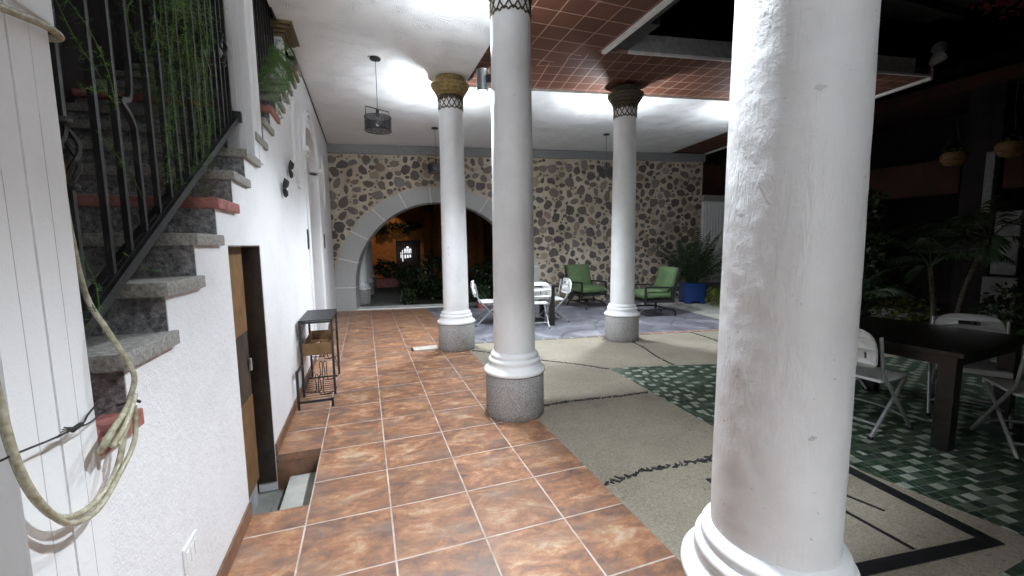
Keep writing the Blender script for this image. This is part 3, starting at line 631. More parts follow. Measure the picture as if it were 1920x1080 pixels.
# field stones : one relief mesh
b = MB(); cl = b.bm.loops.layers.color.new('tint'); sr = random.Random(21); placed = []
def inring(u, v, r_):
    if v < SPR: return abs(u-UC) < RAo+r_
    return ((u-UC)/(RAo+r_))**2+((v-SPR)/(RBo+r_))**2 < 1
tries = 0
sizes = sorted([sr.choice([.025, .035, .045, .05, .06, .065, .075, .085, .10, .12])*sr.uniform(.85, 1.15) for _ in range(12000)], reverse=True)
grid = {}
def near(u, v):
    gi, gj = int(u/.4), int(v/.4)
    for a in (-1, 0, 1):
        for c in (-1, 0, 1): yield from grid.get((gi+a, gj+c), ())
for r_ in sizes:
    for _ in range(4 if r_ > .08 else 2):
        u, v = sr.uniform(.04, UE-.04), sr.uniform(.02, 3.58)
        if mnoise.noise(Vector((u*1.7, v*1.7, 4.0)))*.07+.105 < r_ and sr.random() < .75: continue
        if u < r_ or u > UE-r_ or v > 3.60-r_ or inring(u, v, r_+.01): continue
        if all((u-p[0])**2+(v-p[1])**2 > ((r_+p[2])*.82+.013)**2 for p in near(u, v)):
            grid.setdefault((int(u/.4), int(v/.4)), []).append((u, v, r_)); placed.append((u, v, r_)); break
for u, v, r_ in placed:
    n_ = sr.randint(6, 9); ph = sr.random()*6.28; el = sr.uniform(.58, 1.0); an = sr.gauss(0, .8); rr = [sr.uniform(.70, 1.2) for _ in range(n_)]
    def ring(s, d):
        o = []
        for k in range(n_):
            th = ph+2*math.pi*k/n_; x, z = r_*rr[k]*s*math.cos(th), r_*rr[k]*s*el*math.sin(th)
            o.append(b.bm.verts.new((u+x*math.cos(an)-z*math.sin(an), d, v+x*math.sin(an)+z*math.cos(an))))
        return o
    dpt = sr.uniform(.010, .026); R0, R1, R2_ = ring(1, .004), ring(.93, -dpt*.7), ring(.62, -dpt); t = sr.random(); fs = []
    for X, Y in ((R0, R1), (R1, R2_)):
        for k in range(n_): fs.append(b.bm.faces.new((X[k], X[(k+1) % n_], Y[(k+1) % n_], Y[k])))
    fs.append(b.bm.faces.new(R2_))
    for f in fs:
        for l in f.loops: l[cl] = (t, t, t, 1)
b.build('field_stones', M['stones'], SWL, 50, local=True)
MB().box(-.02, UE+.02, -.07, .30, 3.60, 3.80).build('ring_beam', M['beam'], SWL, local=True)
ARC = thing('stone_arch', 'round arch of grey cut stone with white joints at the end of the walkway', 'arch', W0, A_)
inner = [(UC-RI, -.1), (UC-RI, SPR)]+[(UC+RI*math.cos(math.pi-k*math.pi/48), SPR+RI*math.sin(math.pi-k*math.pi/48)) for k in range(1, 48)]+[(UC+RI, SPR), (UC+RI, -.1)]
bm = fill2d([arch+inner[::-1]], -.035, .46); bm.transform(RXZ); b = MB(); b.merge(bm); b.build('voussoir_ring', M['arch_stone'], ARC, local=True)
for dg in (180, 163, 146, 129, 112, 95, 78, 61, 44, 27, 10, 0):
    t = R(dg); b = MB()
    if dg in (180, 0): s_ = -1 if dg else 1; b.box(*sorted((UC+s_*(RI-.004), UC+s_*(RAo+.003))), -.038, .463, SPR-.010, SPR+.010); b.build('joint', M['mortar_white'], ARC, local=True); continue
    p0, p1 = Vector((UC+(RI-.004)*math.cos(t), 0, SPR+(RI-.004)*math.sin(t))), Vector((UC+(RAo+.003)*math.cos(t), 0, SPR+(RBo+.003)*math.sin(t)))
    n_ = Vector((-math.sin(t), 0, math.cos(t)))*.012
    vs = [b.bm.verts.new(Vector((q.x, d, q.z))) for d in (-.038, .463) for q in (p0-n_, p1-n_, p1+n_, p0+n_)]
    for f in ((0, 1, 2, 3), (7, 6, 5, 4), (0, 4, 5, 1), (1, 5, 6, 2), (2, 6, 7, 3), (3, 7, 4, 0)): b.bm.faces.new([vs[q] for q in f])
    b.build('joint', M['mortar_white'], ARC, local=True)

# ------------------------------------------------------------------ ceilings
def ceil_line(x): return 4.115-.166*x
CE = MB().prism([(-.372, -6), (1.845, -6), (1.845, ceil_line(1.845)), (7.42, ceil_line(7.42)), (7.95, 6.69), (-.30, 8.05), (-.30, 3.45), (-.372, 3.45)], 3.80, 3.98)
struct('ceiling', CE, M['ceiling'])
SF = thing('tiled_eave', 'brown terracotta tiled soffit running round the patio opening', 'roof')
SF.location = (2.5, 2.5, 3.84)
MB().prism([(1.8455, -6), (3.2, -6), (3.2, 2.26), (1.8455, 3.72)], 3.835, 3.95).build('near_soffit', M['soffitA'], SF)
MB().prism([(1.8455, 3.7205), (3.2, 2.2605), (8.17, 1.5), (8.96, 6.54), (7.96, 6.69), (7.43, ceil_line(7.42)-.002), (1.8455, ceil_line(1.845)-.002)], 3.835, 3.95).build('far_soffit', M['soffitB'], SF)
def trim(a, c, w_, z0, z1, name='edge_trim', mat='white_trim'):
    a, c = Vector((*a, 0)), Vector((*c, 0)); d = (c-a).normalized(); n_ = Vector((d.y, -d.x, 0))*w_
    return MB().prism([tuple(a.xy), tuple(c.xy), tuple((c+n_).xy), tuple((a+n_).xy)], z0, z1).build(name, M[mat], SF)
trim((3.2, 2.25), (3.2, -6), -.055, 3.80, 3.96)
trim((3.54, 2.205), (8.17, 1.495), .02, 3.825, 3.86)
trim((8.172, 1.5), (8.965, 6.54), .05, 3.80, 3.96)
trim((3.56, 2.203), (7.86, 1.545), .02, 3.861, 4.06, 'grey_fascia', 'grey_board')
trim((3.262, 2.24), (3.262, -6), -.10, 3.84, 4.10, 'dark_beam', 'canopy_metal')
MB().box(3.37, 3.53, 1.6, 2.2, 3.87, 4.2).build('dark_beam', M['canopy_metal'], SF)
b = MB().prism([(3.4, -6), (3.4, 2.3), (8.2, 1.6), (8.2, -6)], 4.62, 4.7)
for k in range(9): b.box(3.4, 8.2, -5.2+k*.8, -5.12+k*.8, 4.5, 4.62)
b.build('canopy_sheet', M['canopy_metal'], SF)
FL = thing('flood_lamp', 'pair of small grey flood lamp heads on the far corner of the roof edge', 'lamp', (8.15, 1.5, 4.0))
for dx, dz, rx in ((.02, .05, .5), (.10, .20, -.6)):
    Mx = Matrix.Translation((8.15+dx, 1.45, 4.0+dz)) @ Matrix.Rotation(rx, 4, 'X') @ Matrix.Rotation(.6, 4, 'Y'); b = MB(); bb = bmesh.new(); 
    t_ = MB(); t_.lathe([(.03, -.08), (.06, -.02), (.085, .05), (.088, .07), (.07, .072)], (0, 0, 0), 20); t_.bm.transform(Mx); b.merge(t_.bm); b.build('lamp_head', M['grey_board'], FL, 40)
b = MB().tube([(8.17, 1.5, 3.95), (8.17, 1.47, 4.05), (8.25, 1.45, 4.18)], .012, 6); b.build('bracket', M['grey_board'], FL)
# cord along the wall and ceiling junction
tag(MB().tube(bez([(-.36, 2.35, 3.785), (-.335, 2.9, 3.765), (-.28, 3.1, 3.70), (-.296, 3.45, 3.76), (-.298, 3.9, 3.775), (-.296, 4.6, 3.78), (-.298, 5.6, 3.785), (-.296, 7.0, 3.785), (-.297, 7.95, 3.785)], 8), .009, 6).build('ceiling_cable', M['black'], None, 50), 'dark cable running along the joint of white wall and ceiling', 'cable')
# ------------------------------------------------------------------ columns
def make_column(label):
    c = thing('column', label, 'column', (0, 0, 0), group='white round columns of the portico')
    MB().lathe([(.258, 0), (.262, .006), (.262, .375), (.256, .388)], n=64).build('stone_drum', M['granite'], c, 40, True)
    MB().lathe([(.255, .388), (.272, .392), (.276, .402), (.274, .416), (.262, .424), (.252, .432), (.240, .447), (.231, .464), (.228, .474), (.230, .480), (.234, .492), (.232, .506), (.224, .514), (.212, .518), (.209, .526), (.213, .534), (.214, .546), (.208, .556), (.196, .562), (.188, .574)], n=72).build('moulded_base', M['white_smooth'], c, 50, True)
    pr_ = []
    for k in range(150):
        t = k/149; pr_.append((.1845-.022*t**1.3, .566+3.02*t))
    sh_ = MB().lathe(pr_, n=96)
    for v in sh_.bm.verts:
        k_ = 1+.008*mnoise.noise(Vector((v.co.x*9, v.co.y*9, v.co.z*3.2)))+.006*mnoise.noise(Vector((v.co.x*26, v.co.y*26, v.co.z*11))); v.co.x *= k_; v.co.y *= k_
    sh_.build('shaft', M['column'], c, 60, True)
    b = MB(); N = 14; rr = .1665
    for sg in (-1, 1):
        for q in range(N):
            b.tube([(rr*math.cos(2*math.pi*(q/N)+sg*t/10*2*math.pi/N*1.5), rr*math.sin(2*math.pi*(q/N)+sg*t/10*2*math.pi/N*1.5), 3.375+.19*t/10) for t in range(11)], .0065, 5)
    for q in range(N):
        a0 = 2*math.pi*q/N; b.tube([((rr+.001)*math.cos(a0+s*math.pi/N), (rr+.001)*math.sin(a0+s*math.pi/N), 3.365+.028*(1-s*s)) for s in (-1, -.6, -.2, .2, .6, 1)], .007, 5)
        b.tube([((rr+.002)*math.cos(a0+s*.16), (rr+.002)*math.sin(a0+s*.16), 3.555-.06*abs(s)) for s in (-1, 0, 1)], .012, 5)
    b.lathe([(rr, 3.515), (rr+.006, 3.52), (rr+.006, 3.56), (rr, 3.565)], n=40, cap=False)
    b.build('lattice_band', M['dark_gold'], c, 40, True)
    MB().lathe([(.168, 3.552), (.188, 3.556), (.194, 3.566), (.190, 3.578), (.186, 3.584), (.200, 3.590), (.216, 3.606), (.222, 3.622), (.218, 3.630), (.228, 3.634), (.246, 3.650), (.254, 3.668), (.250, 3.676), (.262, 3.682), (.268, 3.700), (.262, 3.715), (.20, 3.73), (.20, 3.8)], n=64).build('capital', M['gold'], c, 45, True)
    return c
cols = [(1.606, 1.062, 'slender white column second along the row, carrying the grey cylinder lamp'), (1.60, 3.565, 'white column with gold capital standing at the edge of the slate terrace before the arch'), (4.165, 3.15, 'white column with gold capital coloured dark for shade at the middle of the far ceiling edge'),
        (1.603, -1.458, 'very close thick white column with rough brushed paint filling the right foreground'), (6.73, 2.74, 'white column hidden behind the closest column at the far right ceiling corner')]
c0 = None
for x, y, lb in cols:
    o = make_column(lb) if c0 is None else copy_tree(c0); c0 = c0 or o
    o.location = (x, y, 0); o['label'] = lb; o.rotation_euler.z = R(rnd.uniform(0, 10)) if y > 0 else R(238)
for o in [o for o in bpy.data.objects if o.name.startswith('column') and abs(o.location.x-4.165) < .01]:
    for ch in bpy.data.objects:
        if ch.parent == o and ch.name.startswith('capital'): ch.data = ch.data.copy(); ch.data.materials[0] = M['dark_gold']; ch['label'] = 'dark bronze moulded capital'  # same gold capital; its shaded side is painted in as darker colour
# the little printed mark on the second column
MK = thing('painted_mark', 'tiny faded grey lettering painted upright on the column before the arch', 'mark', (1.45, 3.44, 1.45))
b = MB(); ax = Vector((1.60, 3.565)); 
for k in range(6):
    zz = 1.34+k*.027
    for q in range(3):
        th = math.atan2(-.80, -.60)-.12+.085*q+.02*(k % 2); th2 = th+.055; rr = .1795
        if (k+q) % 4 == 3: continue
        z0, z1 = zz, zz+(.006 if q % 2 else .016)
        b.quad([(ax.x+rr*math.cos(a), ax.y+rr*math.sin(a), z) for a, z in ((th, z0), (th2, z0), (th2, z1), (th, z1))])
b.build('strokes', M['mark'], MK)
# ------------------------------------------------------------------ wall lamps (lit)
def make_wall_lamp():
    L = thing('wall_lamp', '', 'wall lamp', (0, 0, 0), group='grey cylinder up and down lamps on the columns')
    MB().lathe([(.044, -.092), (.048, -.09), (.048, .09), (.044, .092), (.040, .09), (.040, .075)], n=32, cap=False).lathe([(.0395, -.075), (.0395, .074)], n=24).build('body', M['chrome'], L, 40, True)
    MB().box(-.10, -.04, -.02, .02, -.035, .035, bev=.004).box(-.112, -.098, -.03, .03, -.05, .05, bev=.004).build('arm', M['black'], L, local=True)
    b = MB().lathe([(.036, -.0765), (.036, -.0762)], n=20); b.build('led_disc', M['led'], L, local=True)
    b = MB().lathe([(.036, .0752), (.036, .0755)], n=20); b.build('led_disc', M['led'], L, local=True)
    return L
WLs = [((1.606, 1.062), (-.72, .69), 'lit grey cylinder lamp on the left of the second white column'), ((1.60, 3.565), (.10, .99), 'lit lamp behind the capital of the column before the arch'),
       ((1.603, -1.458), (-.85, .52), 'lit grey cylinder lamp high on the closest column'),
       ((4.165, 3.15), (.22, .97), 'lit lamp behind the dark capital of the middle column'), ((6.73, 2.74), (.17, .98), 'lit lamp behind the hidden far right column')]
l0 = None
for (cx, cyy), d_, lb in WLs:
    o = make_wall_lamp() if l0 is None else copy_tree(l0); l0 = l0 or o
    o['label'] = lb; dd = Vector((*d_, 0)).normalized(); o.location = Vector((cx, cyy, 2.93))+dd*.275; o.rotation_euler.z = math.atan2(dd.y, dd.x)
    LAMPS.append(Vector(o.location))
LUP, LDN = 54, 146
def spot(name, loc, up_, power, size=156, blend=.7, col=(.84, .92, 1.0), rad=.035):
    ld = bpy.data.lights.new(name, 'SPOT'); ld.energy = power; ld.spot_size = R(size); ld.spot_blend = blend; ld.color = col; ld.shadow_soft_size = rad
    lo = bpy.data.objects.new(name, ld); C.objects.link(lo); lo.location = loc; lo.rotation_euler = (math.pi, 0, 0) if up_ else (0, 0, 0); return lo
for k, l in enumerate(LAMPS):
    spot('lamp_light', l+Vector((0, 0, .100)), True, LUP*(.55, 1.05, .35, 1.0, 1.0)[k]); spot('lamp_light', l-Vector((0, 0, .100)), False, LDN*(.92, 1.15, 1.1, 1.2, .36)[k], (156, 160, 112, 160, 104)[k])
# added unseen column and lamp behind the camera, to brighten the near bay
o = copy_tree(c0); o.location = (1.60, -3.97, 0); o['label'] = 'added unseen white column continuing the row behind the camera'
o = copy_tree(l0); o.location = (1.42, -3.78, 2.93); o.rotation_euler.z = math.atan2(.69, -.72); o['label'] = 'added unseen lit cylinder lamp on the column behind the camera'
spot('lamp_light', (1.42, -3.78, 3.03), True, LUP*.5); spot('lamp_light', (1.42, -3.78, 2.83), False, LDN*.9, 112)
tag(MB().box(-1.9, -.36, -3.2, -3.0, -.05, 4.6).build('light_block_wall', M['white_smooth']), 'added unseen white wall keeping lamplight off the staircase', 'wall')  # unseen blocker, added so the far fill stays off the steps
# added soft fill light far behind the camera; no fixture belongs to it
fl_ = bpy.data.lights.new('fill_light', 'SPOT'); fl_.spot_size = R(36); fl_.spot_blend = .8; fl_.shadow_soft_size = 1.2; fl_.energy = 1050; fl_.color = (.88, .94, 1)
fo = bpy.data.objects.new('fill_light', fl_); C.objects.link(fo); fo.location = (.2, -14, 2.6); fo.rotation_euler = (Vector((.4, 1.5, 1.6))-Vector(fo.location)).to_track_quat('-Z', 'Y').to_euler()
# ------------------------------------------------------------------ pendant lamps
def make_pendant():
    P = thing('pendant_lamp', '', 'pendant lamp', (0, 0, 3.80), group='unlit black cage pendants under the white ceiling')
    MB().lathe([(.055, -.022), (.065, -.018), (.065, 0), (.06, 0)], n=24).build('ceiling_rose', M['black'], P, 40, True)
    b = MB().tube([(0, 0, -.02), (.003, 0, -.3), (0, 0, -.62)], .0035, 6); b.build('cord', M['black'], P, local=True)
    b = MB()
    for z in (-.70, -.86):
        pts = [(.16*math.cos(2*math.pi*k/32), .16*math.sin(2*math.pi*k/32), z) for k in range(33)]; b.tube(pts, .006, 6, False)
    b.tube([(-.16, 0, -.70), (-.16, 0, -.60), (.16, 0, -.60), (.16, 0, -.70)], .006, 6)
    for k in range(8): b.tube([(.16*math.cos(k*.785), .16*math.sin(k*.785), -.70), (.16*math.cos(k*.785), .16*math.sin(k*.785), -.86)], .003, 5)
    b.build('cage', M['black'], P, 40, True)
    b = MB()
    for k in range(64):
        a = 2*math.pi*k/64; b.tube([(.157*math.cos(a), .157*math.sin(a), -.705), (.157*math.cos(a+.12), .157*math.sin(a+.12), -.855)], .0012, 3, False)
    b.build('wire_slats', M['iron'], P, local=True)
    MB().lathe([(.150, -.855), (.150, -.705)], n=40, cap=False).build('mesh_shade', M['mesh'], P, 40, True)
    MB().lathe([(.018, -.60), (.02, -.62), (.02, -.70), (.014, -.705)], n=16).build('lamp_holder', M['black'], P, 40, True)
    MB().lathe([(.012, -.705), (.03, -.74), (.035, -.77), (.03, -.80), (.004, -.815)], n=20).build('bulb', M['glass'], P, 60, True)
    return P
p0 = None
for x, y, lb in ((.607, 3.205, 'nearest black cage pendant lamp hanging clear over the walkway'), (1.787, 6.05, 'cage pendant lamp half hidden behind the column before the arch'), (5.31, 5.48, 'far cage pendant lamp hanging beside the middle column')):
    o = make_pendant() if p0 is None else copy_tree(p0); p0 = p0 or o; o.location = (x, y, 3.80); o['label'] = lb; o.rotation_euler.z = .5
# ------------------------------------------------------------------ plant stand
PS = thing('plant_stand', 'black iron plant stand with wooden tray and wire pot rings against the white wall', 'plant stand', (-.12, 2.3, 0))
x0, x1 = -.268, .022
b = MB().box(x0-.012, x1+.012, 2.14, 2.88, .775, .785, bev=.002); b.build('top_shelf', M['iron'], PS)
for x in (x0, x1):
    for y in (2.155, 2.865): MB().box(x-.011, x+.011, y-.011, y+.011, 0, .775).build('leg', M['iron'], PS)
b = MB()
for z in (.76,): b.bar((x0, 2.155, z), (x1, 2.155, z), .02); b.bar((x0, 2.865, z), (x1, 2.865, z), .02); b.bar((x0, 2.155, z), (x0, 2.865, z), .02); b.bar((x1, 2.155, z), (x1, 2.865, z), .02)
b.bar((x0, 2.155, .08), (x0, 2.865, .08), .018); b.bar((x0, 2.5, .09), (x1, 2.5, .09), .014); b.bar((x0, 1.80, .07), (x1, 1.80, .07), .02)
b.bar((x0, 2.155, .33), (x0, 1.80, .36), .02); b.build('frame', M['iron'], PS)
MB().box(x0-.011, x0+.011, 1.79, 1.812, 0, .37).build('leg', M['iron'], PS); MB().box(x1-.011, x1+.011, 1.79, 1.812, 0, .085).build('leg', M['iron'], PS)
b = MB().box(x0+.012, x1-.012, 2.168, 2.85, .43, .445); b.box(x0+.008, x1-.008, 2.15, 2.166, .425, .545, bev=.003).box(x0+.012, x1-.012, 2.852, 2.868, .425, .545, bev=.003); b.box(x0+.012, x0+.026, 2.168, 2.85, .446, .54).box(x1-.026, x1-.012, 2.168, 2.85, .446, .54); b.build('wooden_tray', M['plywood'], PS)
b = MB()
for yy, zz in ((2.0, .10), (2.42, .12), (2.62, .3)):
    for q in (-1, 1):
        b.tube(bez([(x0+.02, yy, zz), (-.12+q*.02, yy, zz), (-.12+q*.02, yy+.005, zz+.14), (-.105+q*.02, yy+.01, zz+.16), (-.09+q*.02, yy, zz+.14), (-.085+q*.02, yy, zz-.03), (x1, yy-.04, zz-.01), (x1+.03, yy-.03, zz+.03)], 5), .0045, 5)
for k in range(9): b.tube([(x0+.01, 1.84+k*.07, .065), (x1-.01, 1.84+k*.07, .065)], .003, 5)
for k in range(3): b.tube(bez([(x1, 2.2+.05*k, .30+.03*k), (x1+.03, 2.2+.05*k, .28), (x1+.05, 2.18+.05*k, .30), (x1+.045, 2.18+.05*k, .36)], 4), .004, 5)
b.build('pot_rings', M['iron'], PS, 50)
t = thing('drain_cover', 'small pale square drain cover set loose in the walkway tiles', 'drain cover', (1.17, 3.73, 0)); 
MB().box(.98, 1.33, 3.60, 3.80, .001, .014, bev=.004).build('plate', M['drain'], t); MB().box(.955, .975, 3.60, 3.80, .001, .006).build('gap', M['black'], t)
# ------------------------------------------------------------------ folding chairs and tables
def make_folding_chair():
    Cc = thing('folding_chair', '', 'chair', (0, 0, 0), group='white resin folding chairs around the tables')
    # faces +y ; width .45
    bm = fill2d([[(-.15, .0), (.15, .0), (.20, .015), (.222, .05), (.225, .12), (.223, .17), (.213, .215), (.193, .25), (.165, .275), (.12, .292), (.05, .299), (-.05, .299), (-.12, .292), (-.165, .275), (-.193, .25), (-.213, .215), (-.223, .17), (-.225, .12), (-.222, .05), (-.20, .015)],
                 [(-.07, .20), (-.07, .235), (.07, .235), (.07, .20)], [(-.150, .07), (-.150, .125), (-.130, .125), (-.130, .07)], [(-.055, .07), (-.055, .125), (-.035, .125), (-.035, .07)], [(.035, .07), (.035, .125), (.055, .125), (.055, .07)], [(.130, .07), (.130, .125), (.150, .125), (.150, .07)]], -.012, .012)
    for v in bm.verts: v.co.z += .10*(v.co.x**2)/.05*.5
    bm.transform(Matrix.Translation((0, -.235, .55)) @ Matrix.Rotation(R(100), 4, 'X')); b = MB(); b.merge(bm); b.build('backrest', M['plastic'], Cc, 50, True)
    b = MB().box(-.215, .215, -.20, .205, .432, .455, bev=.010); b.box(-.215, .215, .18, .207, .412, .440, bev=.006); b.build('seat', M['plastic'], Cc, 30, True)
    for s in (-1, 1):
        MB().tube([(s*.228, -.275, .80), (s*.232, -.225, .52), (s*.232, .235, .012)], .0125, 8).build('front_leg', M['steel'], Cc, 50, True)
        MB().tube([(s*.205, .165, .43), (s*.205, -.265, .012)], .0125, 8).build('rear_leg', M['steel'], Cc, 50, True)
    MB().tube(bez([(-.232, .145, .115), (-.1, .14, .15), (.1, .14, .15), (.232, .145, .115)], 4), .009, 7).build('cross_bar', M['steel'], Cc, 50, True)
    MB().tube([(-.205, -.18, .095), (.205, -.18, .095)], .009, 7).build('cross_bar', M['steel'], Cc, 50, True)
    for s in (-1, 1):
        MB().box(s*.232-.014, s*.232+.014, .225, .25, 0, .022).build('foot_cap', M['black'], Cc, local=True); MB().box(s*.205-.014, s*.205+.014, -.28, -.255, 0, .022).build('foot_cap', M['black'], Cc, local=True)
    return Cc
def make_table(label, w_, d_, h, lw):
    T = thing('dining_table', label, 'table')
    MB().box(-w_/2, w_/2, -d_/2, d_/2, h-.035, h, bev=.004).build('table_top', M['darkwood'], T, local=True)
    MB().box(-w_/2+.05, w_/2-.05, -d_/2+.05, d_/2-.05, h-.11, h-.036).build('apron', M['darkwood'], T, local=True)
    for sx in (-1, 1):
        for s2 in (-1, 1):
            cx, cyy = sx*(w_/2-.05-lw/2), s2*(d_/2-.05-lw/2); MB().box(cx-lw/2-.002, cx+lw/2+.002, cyy-lw/2-.002, cyy+lw/2+.002, 0, h-.036, bev=.003).build('leg', M['darkwood'], T, local=True)
    return T
t1 = make_table('dark wooden dining table on the slate terrace behind the second column', .95, .95, .75, .085); t1.location = (3.30, 5.02, 0); t1.rotation_euler.z = A_
t2 = make_table('black wooden dining table on the green mosaic at the right edge', 1.15, 1.10, .735, .095); t2.location = (4.72, -.22, 0); t2.rotation_euler.z = R(4)
f0 = None
for x, y, hd, lb in ((3.28, 4.60, -9, 'white folding chair with slotted back to us, before the slate terrace table'), (3.80, 4.98, 84, 'white folding chair on the right of the slate terrace table, seen from the side'),
                     (2.56, 5.14, -100, 'white folding chair on the left of the slate terrace table, peeping out beside the column'),
                     (4.2, -.21, -86, 'white folding chair seen from behind between the closest column and the black table'), (5.22, -.42, 118, 'white folding chair beyond the black table, only its back showing'),
                     (4.84, -.95, -45, 'white folding chair cut off by the right edge of the photo'), (4.9, .52, 172, 'shadowed white folding chair at the far left corner of the black table')):
    o = make_folding_chair() if f0 is None else copy_tree(f0); f0 = f0 or o; o.location = (x, y, 0); o.rotation_euler.z = R(hd); o['label'] = lb
# ------------------------------------------------------------------ green armchairs
def make_armchair():
    A = thing('patio_armchair', '', 'armchair', (0, 0, 0), group='green cushioned patio rocking armchairs')   # faces -y
    def cush(w_, d_, h_, M4, name):
        b = MB(); t_ = MB(); t_.box(-w_/2, w_/2, -d_/2, d_/2, -h_/2, h_/2); bmesh.ops.subdivide_edges(t_.bm, edges=t_.bm.edges[:], cuts=7, use_grid_fill=True)
        for v in t_.bm.verts:
            fx, fy, fz = v.co.x/(w_/2), v.co.y/(d_/2), v.co.z/(h_/2); k = (1-fx**4)*(1-fy**4)
            v.co.z += fz*h_*.16*k-(.0 if abs(fy) > .12 else .012*fz); v.co.x -= .03*fx*abs(fz)**3*1; v.co.y -= .03*fy*abs(fz)**3; v.co.z *= 1-.25*max(abs(fx), abs(fy))**6
        t_.bm.transform(M4); b.merge(t_.bm); return b.build(name, M['cushion'], A, 60, True)
    cush(.62, .64, .16, Matrix.Translation((0, -.02, .44)), 'seat_cushion')
    cush(.62, .58, .16, Matrix.Translation((0, .33, .72)) @ Matrix.Rotation(R(76), 4, 'X'), 'back_cushion')
    b = MB()
    for s in (-1, 1):
        x = s*.325
        b.bar((x, -.30, .62), (x, .33, .60), .035); b.bar((x, -.30, .62), (x, -.30, .25), .035); b.bar((x, .30, .30), (x, .44, .97), .035); b.bar((x, -.31, .33), (x, .34, .31), .035); b.bar((x, .28, .60), (x, .30, .30), .035)
    b.bar((-.325, .44, .97), (.325, .44, .97), .035); b.bar((-.325, -.31, .33), (.325, -.31, .33), .035); b.bar((-.325, .34, .31), (.325, .34, .31), .035)
    for k in range(5): b.bar((-.26+k*.13, .30, .32), (-.26+k*.13, .43, .96), .015)
    b.box(-.3, .3, -.3, .32, .335, .35); b.build('frame', M['iron'], A, local=True)
    for s in (-1, 1):
        b = MB().tube(bez([(s*.27, -.42, .012), (s*.27, -.34, .13), (s*.27, 0, .16), (s*.27, .34, .13), (s*.27, .42, .012)], 5), .018, 6); b.build('rocker_leg', M['iron'], A, 50, True)
    b = MB().bar((-.27, -.34, .13), (.27, -.34, .13), .025); b.bar((-.27, .34, .13), (.27, .34, .13), .025); b.bar((-.2, 0, .16), (-.2, 0, .33), .03); b.bar((.2, 0, .16), (.2, 0, .33), .03); b.build('base_bar', M['iron'], A, local=True)
    return A
a0 = make_armchair(); a0.location = (5.28, 6.22, 0); a0.rotation_euler.z = R(4); a0['label'] = 'green cushioned armchair facing us against the stone wall, left of the middle column'
a1 = copy_tree(a0); a1.location = (5.98, 4.78, 0); a1.rotation_euler.z = R(-98); a1['label'] = 'green cushioned armchair turned left, right of the middle column near the blue pot'
# ------------------------------------------------------------------ potted palm, fluted pillar, hedge
def frond(b, st_, base, d, L, droop, lw, n_=26, r_=rnd, ll=.22):
    pts = []; p = Vector(base); d = Vector(d).normalized(); 
    for k in range(n_+1): pts.append(p.copy()); p = p+d*(L/n_); d = (d+Vector((0, 0, -droop/n_))).normalized()
    st_.tube(pts, .006, 4, False, rs=[.007*(1-.8*k/n_)+.001 for k in range(n_+1)])
    for k in range(5, n_+1):
        t = (pts[k]-pts[k-1]).normalized(); sd = t.cross(Vector((0, 0, 1)));
        if sd.length < .1: sd = Vector((1, 0, 0))
        sd.normalize(); f = k/n_; l_ = ll*math.sin(math.pi*min(1, .18+f*.80))*r_.uniform(.85, 1.1)
        for s in (-1, 1):
            dr = (sd*s*.8+t*.75+Vector((0, 0, -.25+r_.uniform(-.15, .1)))).normalized(); a = pts[k]; m_ = a+dr*l_*.5+Vector((0, 0, .01)); e = a+dr*l_+Vector((0, 0, -.05*l_/.2)); wv = t*lw
            va = [b.bm.verts.new(v) for v in (a-wv*.3, m_-wv, e, m_+wv, a+wv*.3)]; b.bm.faces.new(va)
PP = thing('potted_palm', 'areca palm with arching dark fronds growing in the blue pot by the stone wall', 'palm', (8.05, 5.85, .4))
b, s_ = MB(), MB(); pr2 = random.Random(5)
for k in range(44):
    a = pr2.uniform(0, 6.28); el = pr2.uniform(.5, 1.45); bx = (8.05+.08*math.cos(a), 5.85+.08*math.sin(a), .46)
    frond(b, s_, bx, (math.cos(a)*math.cos(el), math.sin(a)*math.cos(el), math.sin(el)*1.2), pr2.uniform(1.0, 1.75), pr2.uniform(.9, 1.9), .013, r_=pr2)
b.build('fronds', M['palm'], PP); s_.build('stems', M['palm'], PP)
PT = thing('blue_pot', 'square cobalt blue planter with small feet beside the stone wall', 'pot', (8.05, 5.85, 0))
b = MB(); Mx = Matrix.Translation((8.05, 5.85, 0)) @ Matrix.Rotation(R(-20), 4, 'Z')
b.box(-.23, .23, -.23, .23, .05, .46, M=Mx, bev=.02).box(-.25, .25, -.25, .25, .44, .50, M=Mx, bev=.012).build('body', M['bluepot'], PT, 30)
b = MB()
for sx in (-1, 1):
    for s2 in (-1, 1): b.box(sx*.17-.06, sx*.17+.06, s2*.17-.06, s2*.17+.06, 0, .06, M=Mx, bev=.01)
b.build('feet', M['bluepot'], PT)
FP = thing('fluted_pillar', 'broad white fluted pillar with grey cornice to the right of the stone wall', 'pillar', (9.35, 6.5, 0))
x = 8.92; b = MB().box(x, x+.9, 6.52, 7.2, .40, 2.6)
for k in range(9): b.lathe([(.036, .42), (.036, 2.55)], (x+.05+k*.1, 6.52, 0), 10)
b.build('fluted_shaft', M['white_smooth'], FP, 40); MB().box(x-.04, x+.94, 6.42, 7.2, .0, .40, bev=.01).build('plinth', M['granite'], FP)
MB().box(x-.03, x+.93, 6.44, 7.2, 2.60, 2.67, bev=.01).box(x-.08, x+.98, 6.38, 7.2, 2.67, 2.74, bev=.01).build('cornice', M['granite'], FP)
tag(MB().box(8.95, 12.5, 6.75, 7.2, 2.745, 3.62).build('parapet_wall', M['red_wall']), 'terracotta red parapet above the fluted pillar', 'wall')
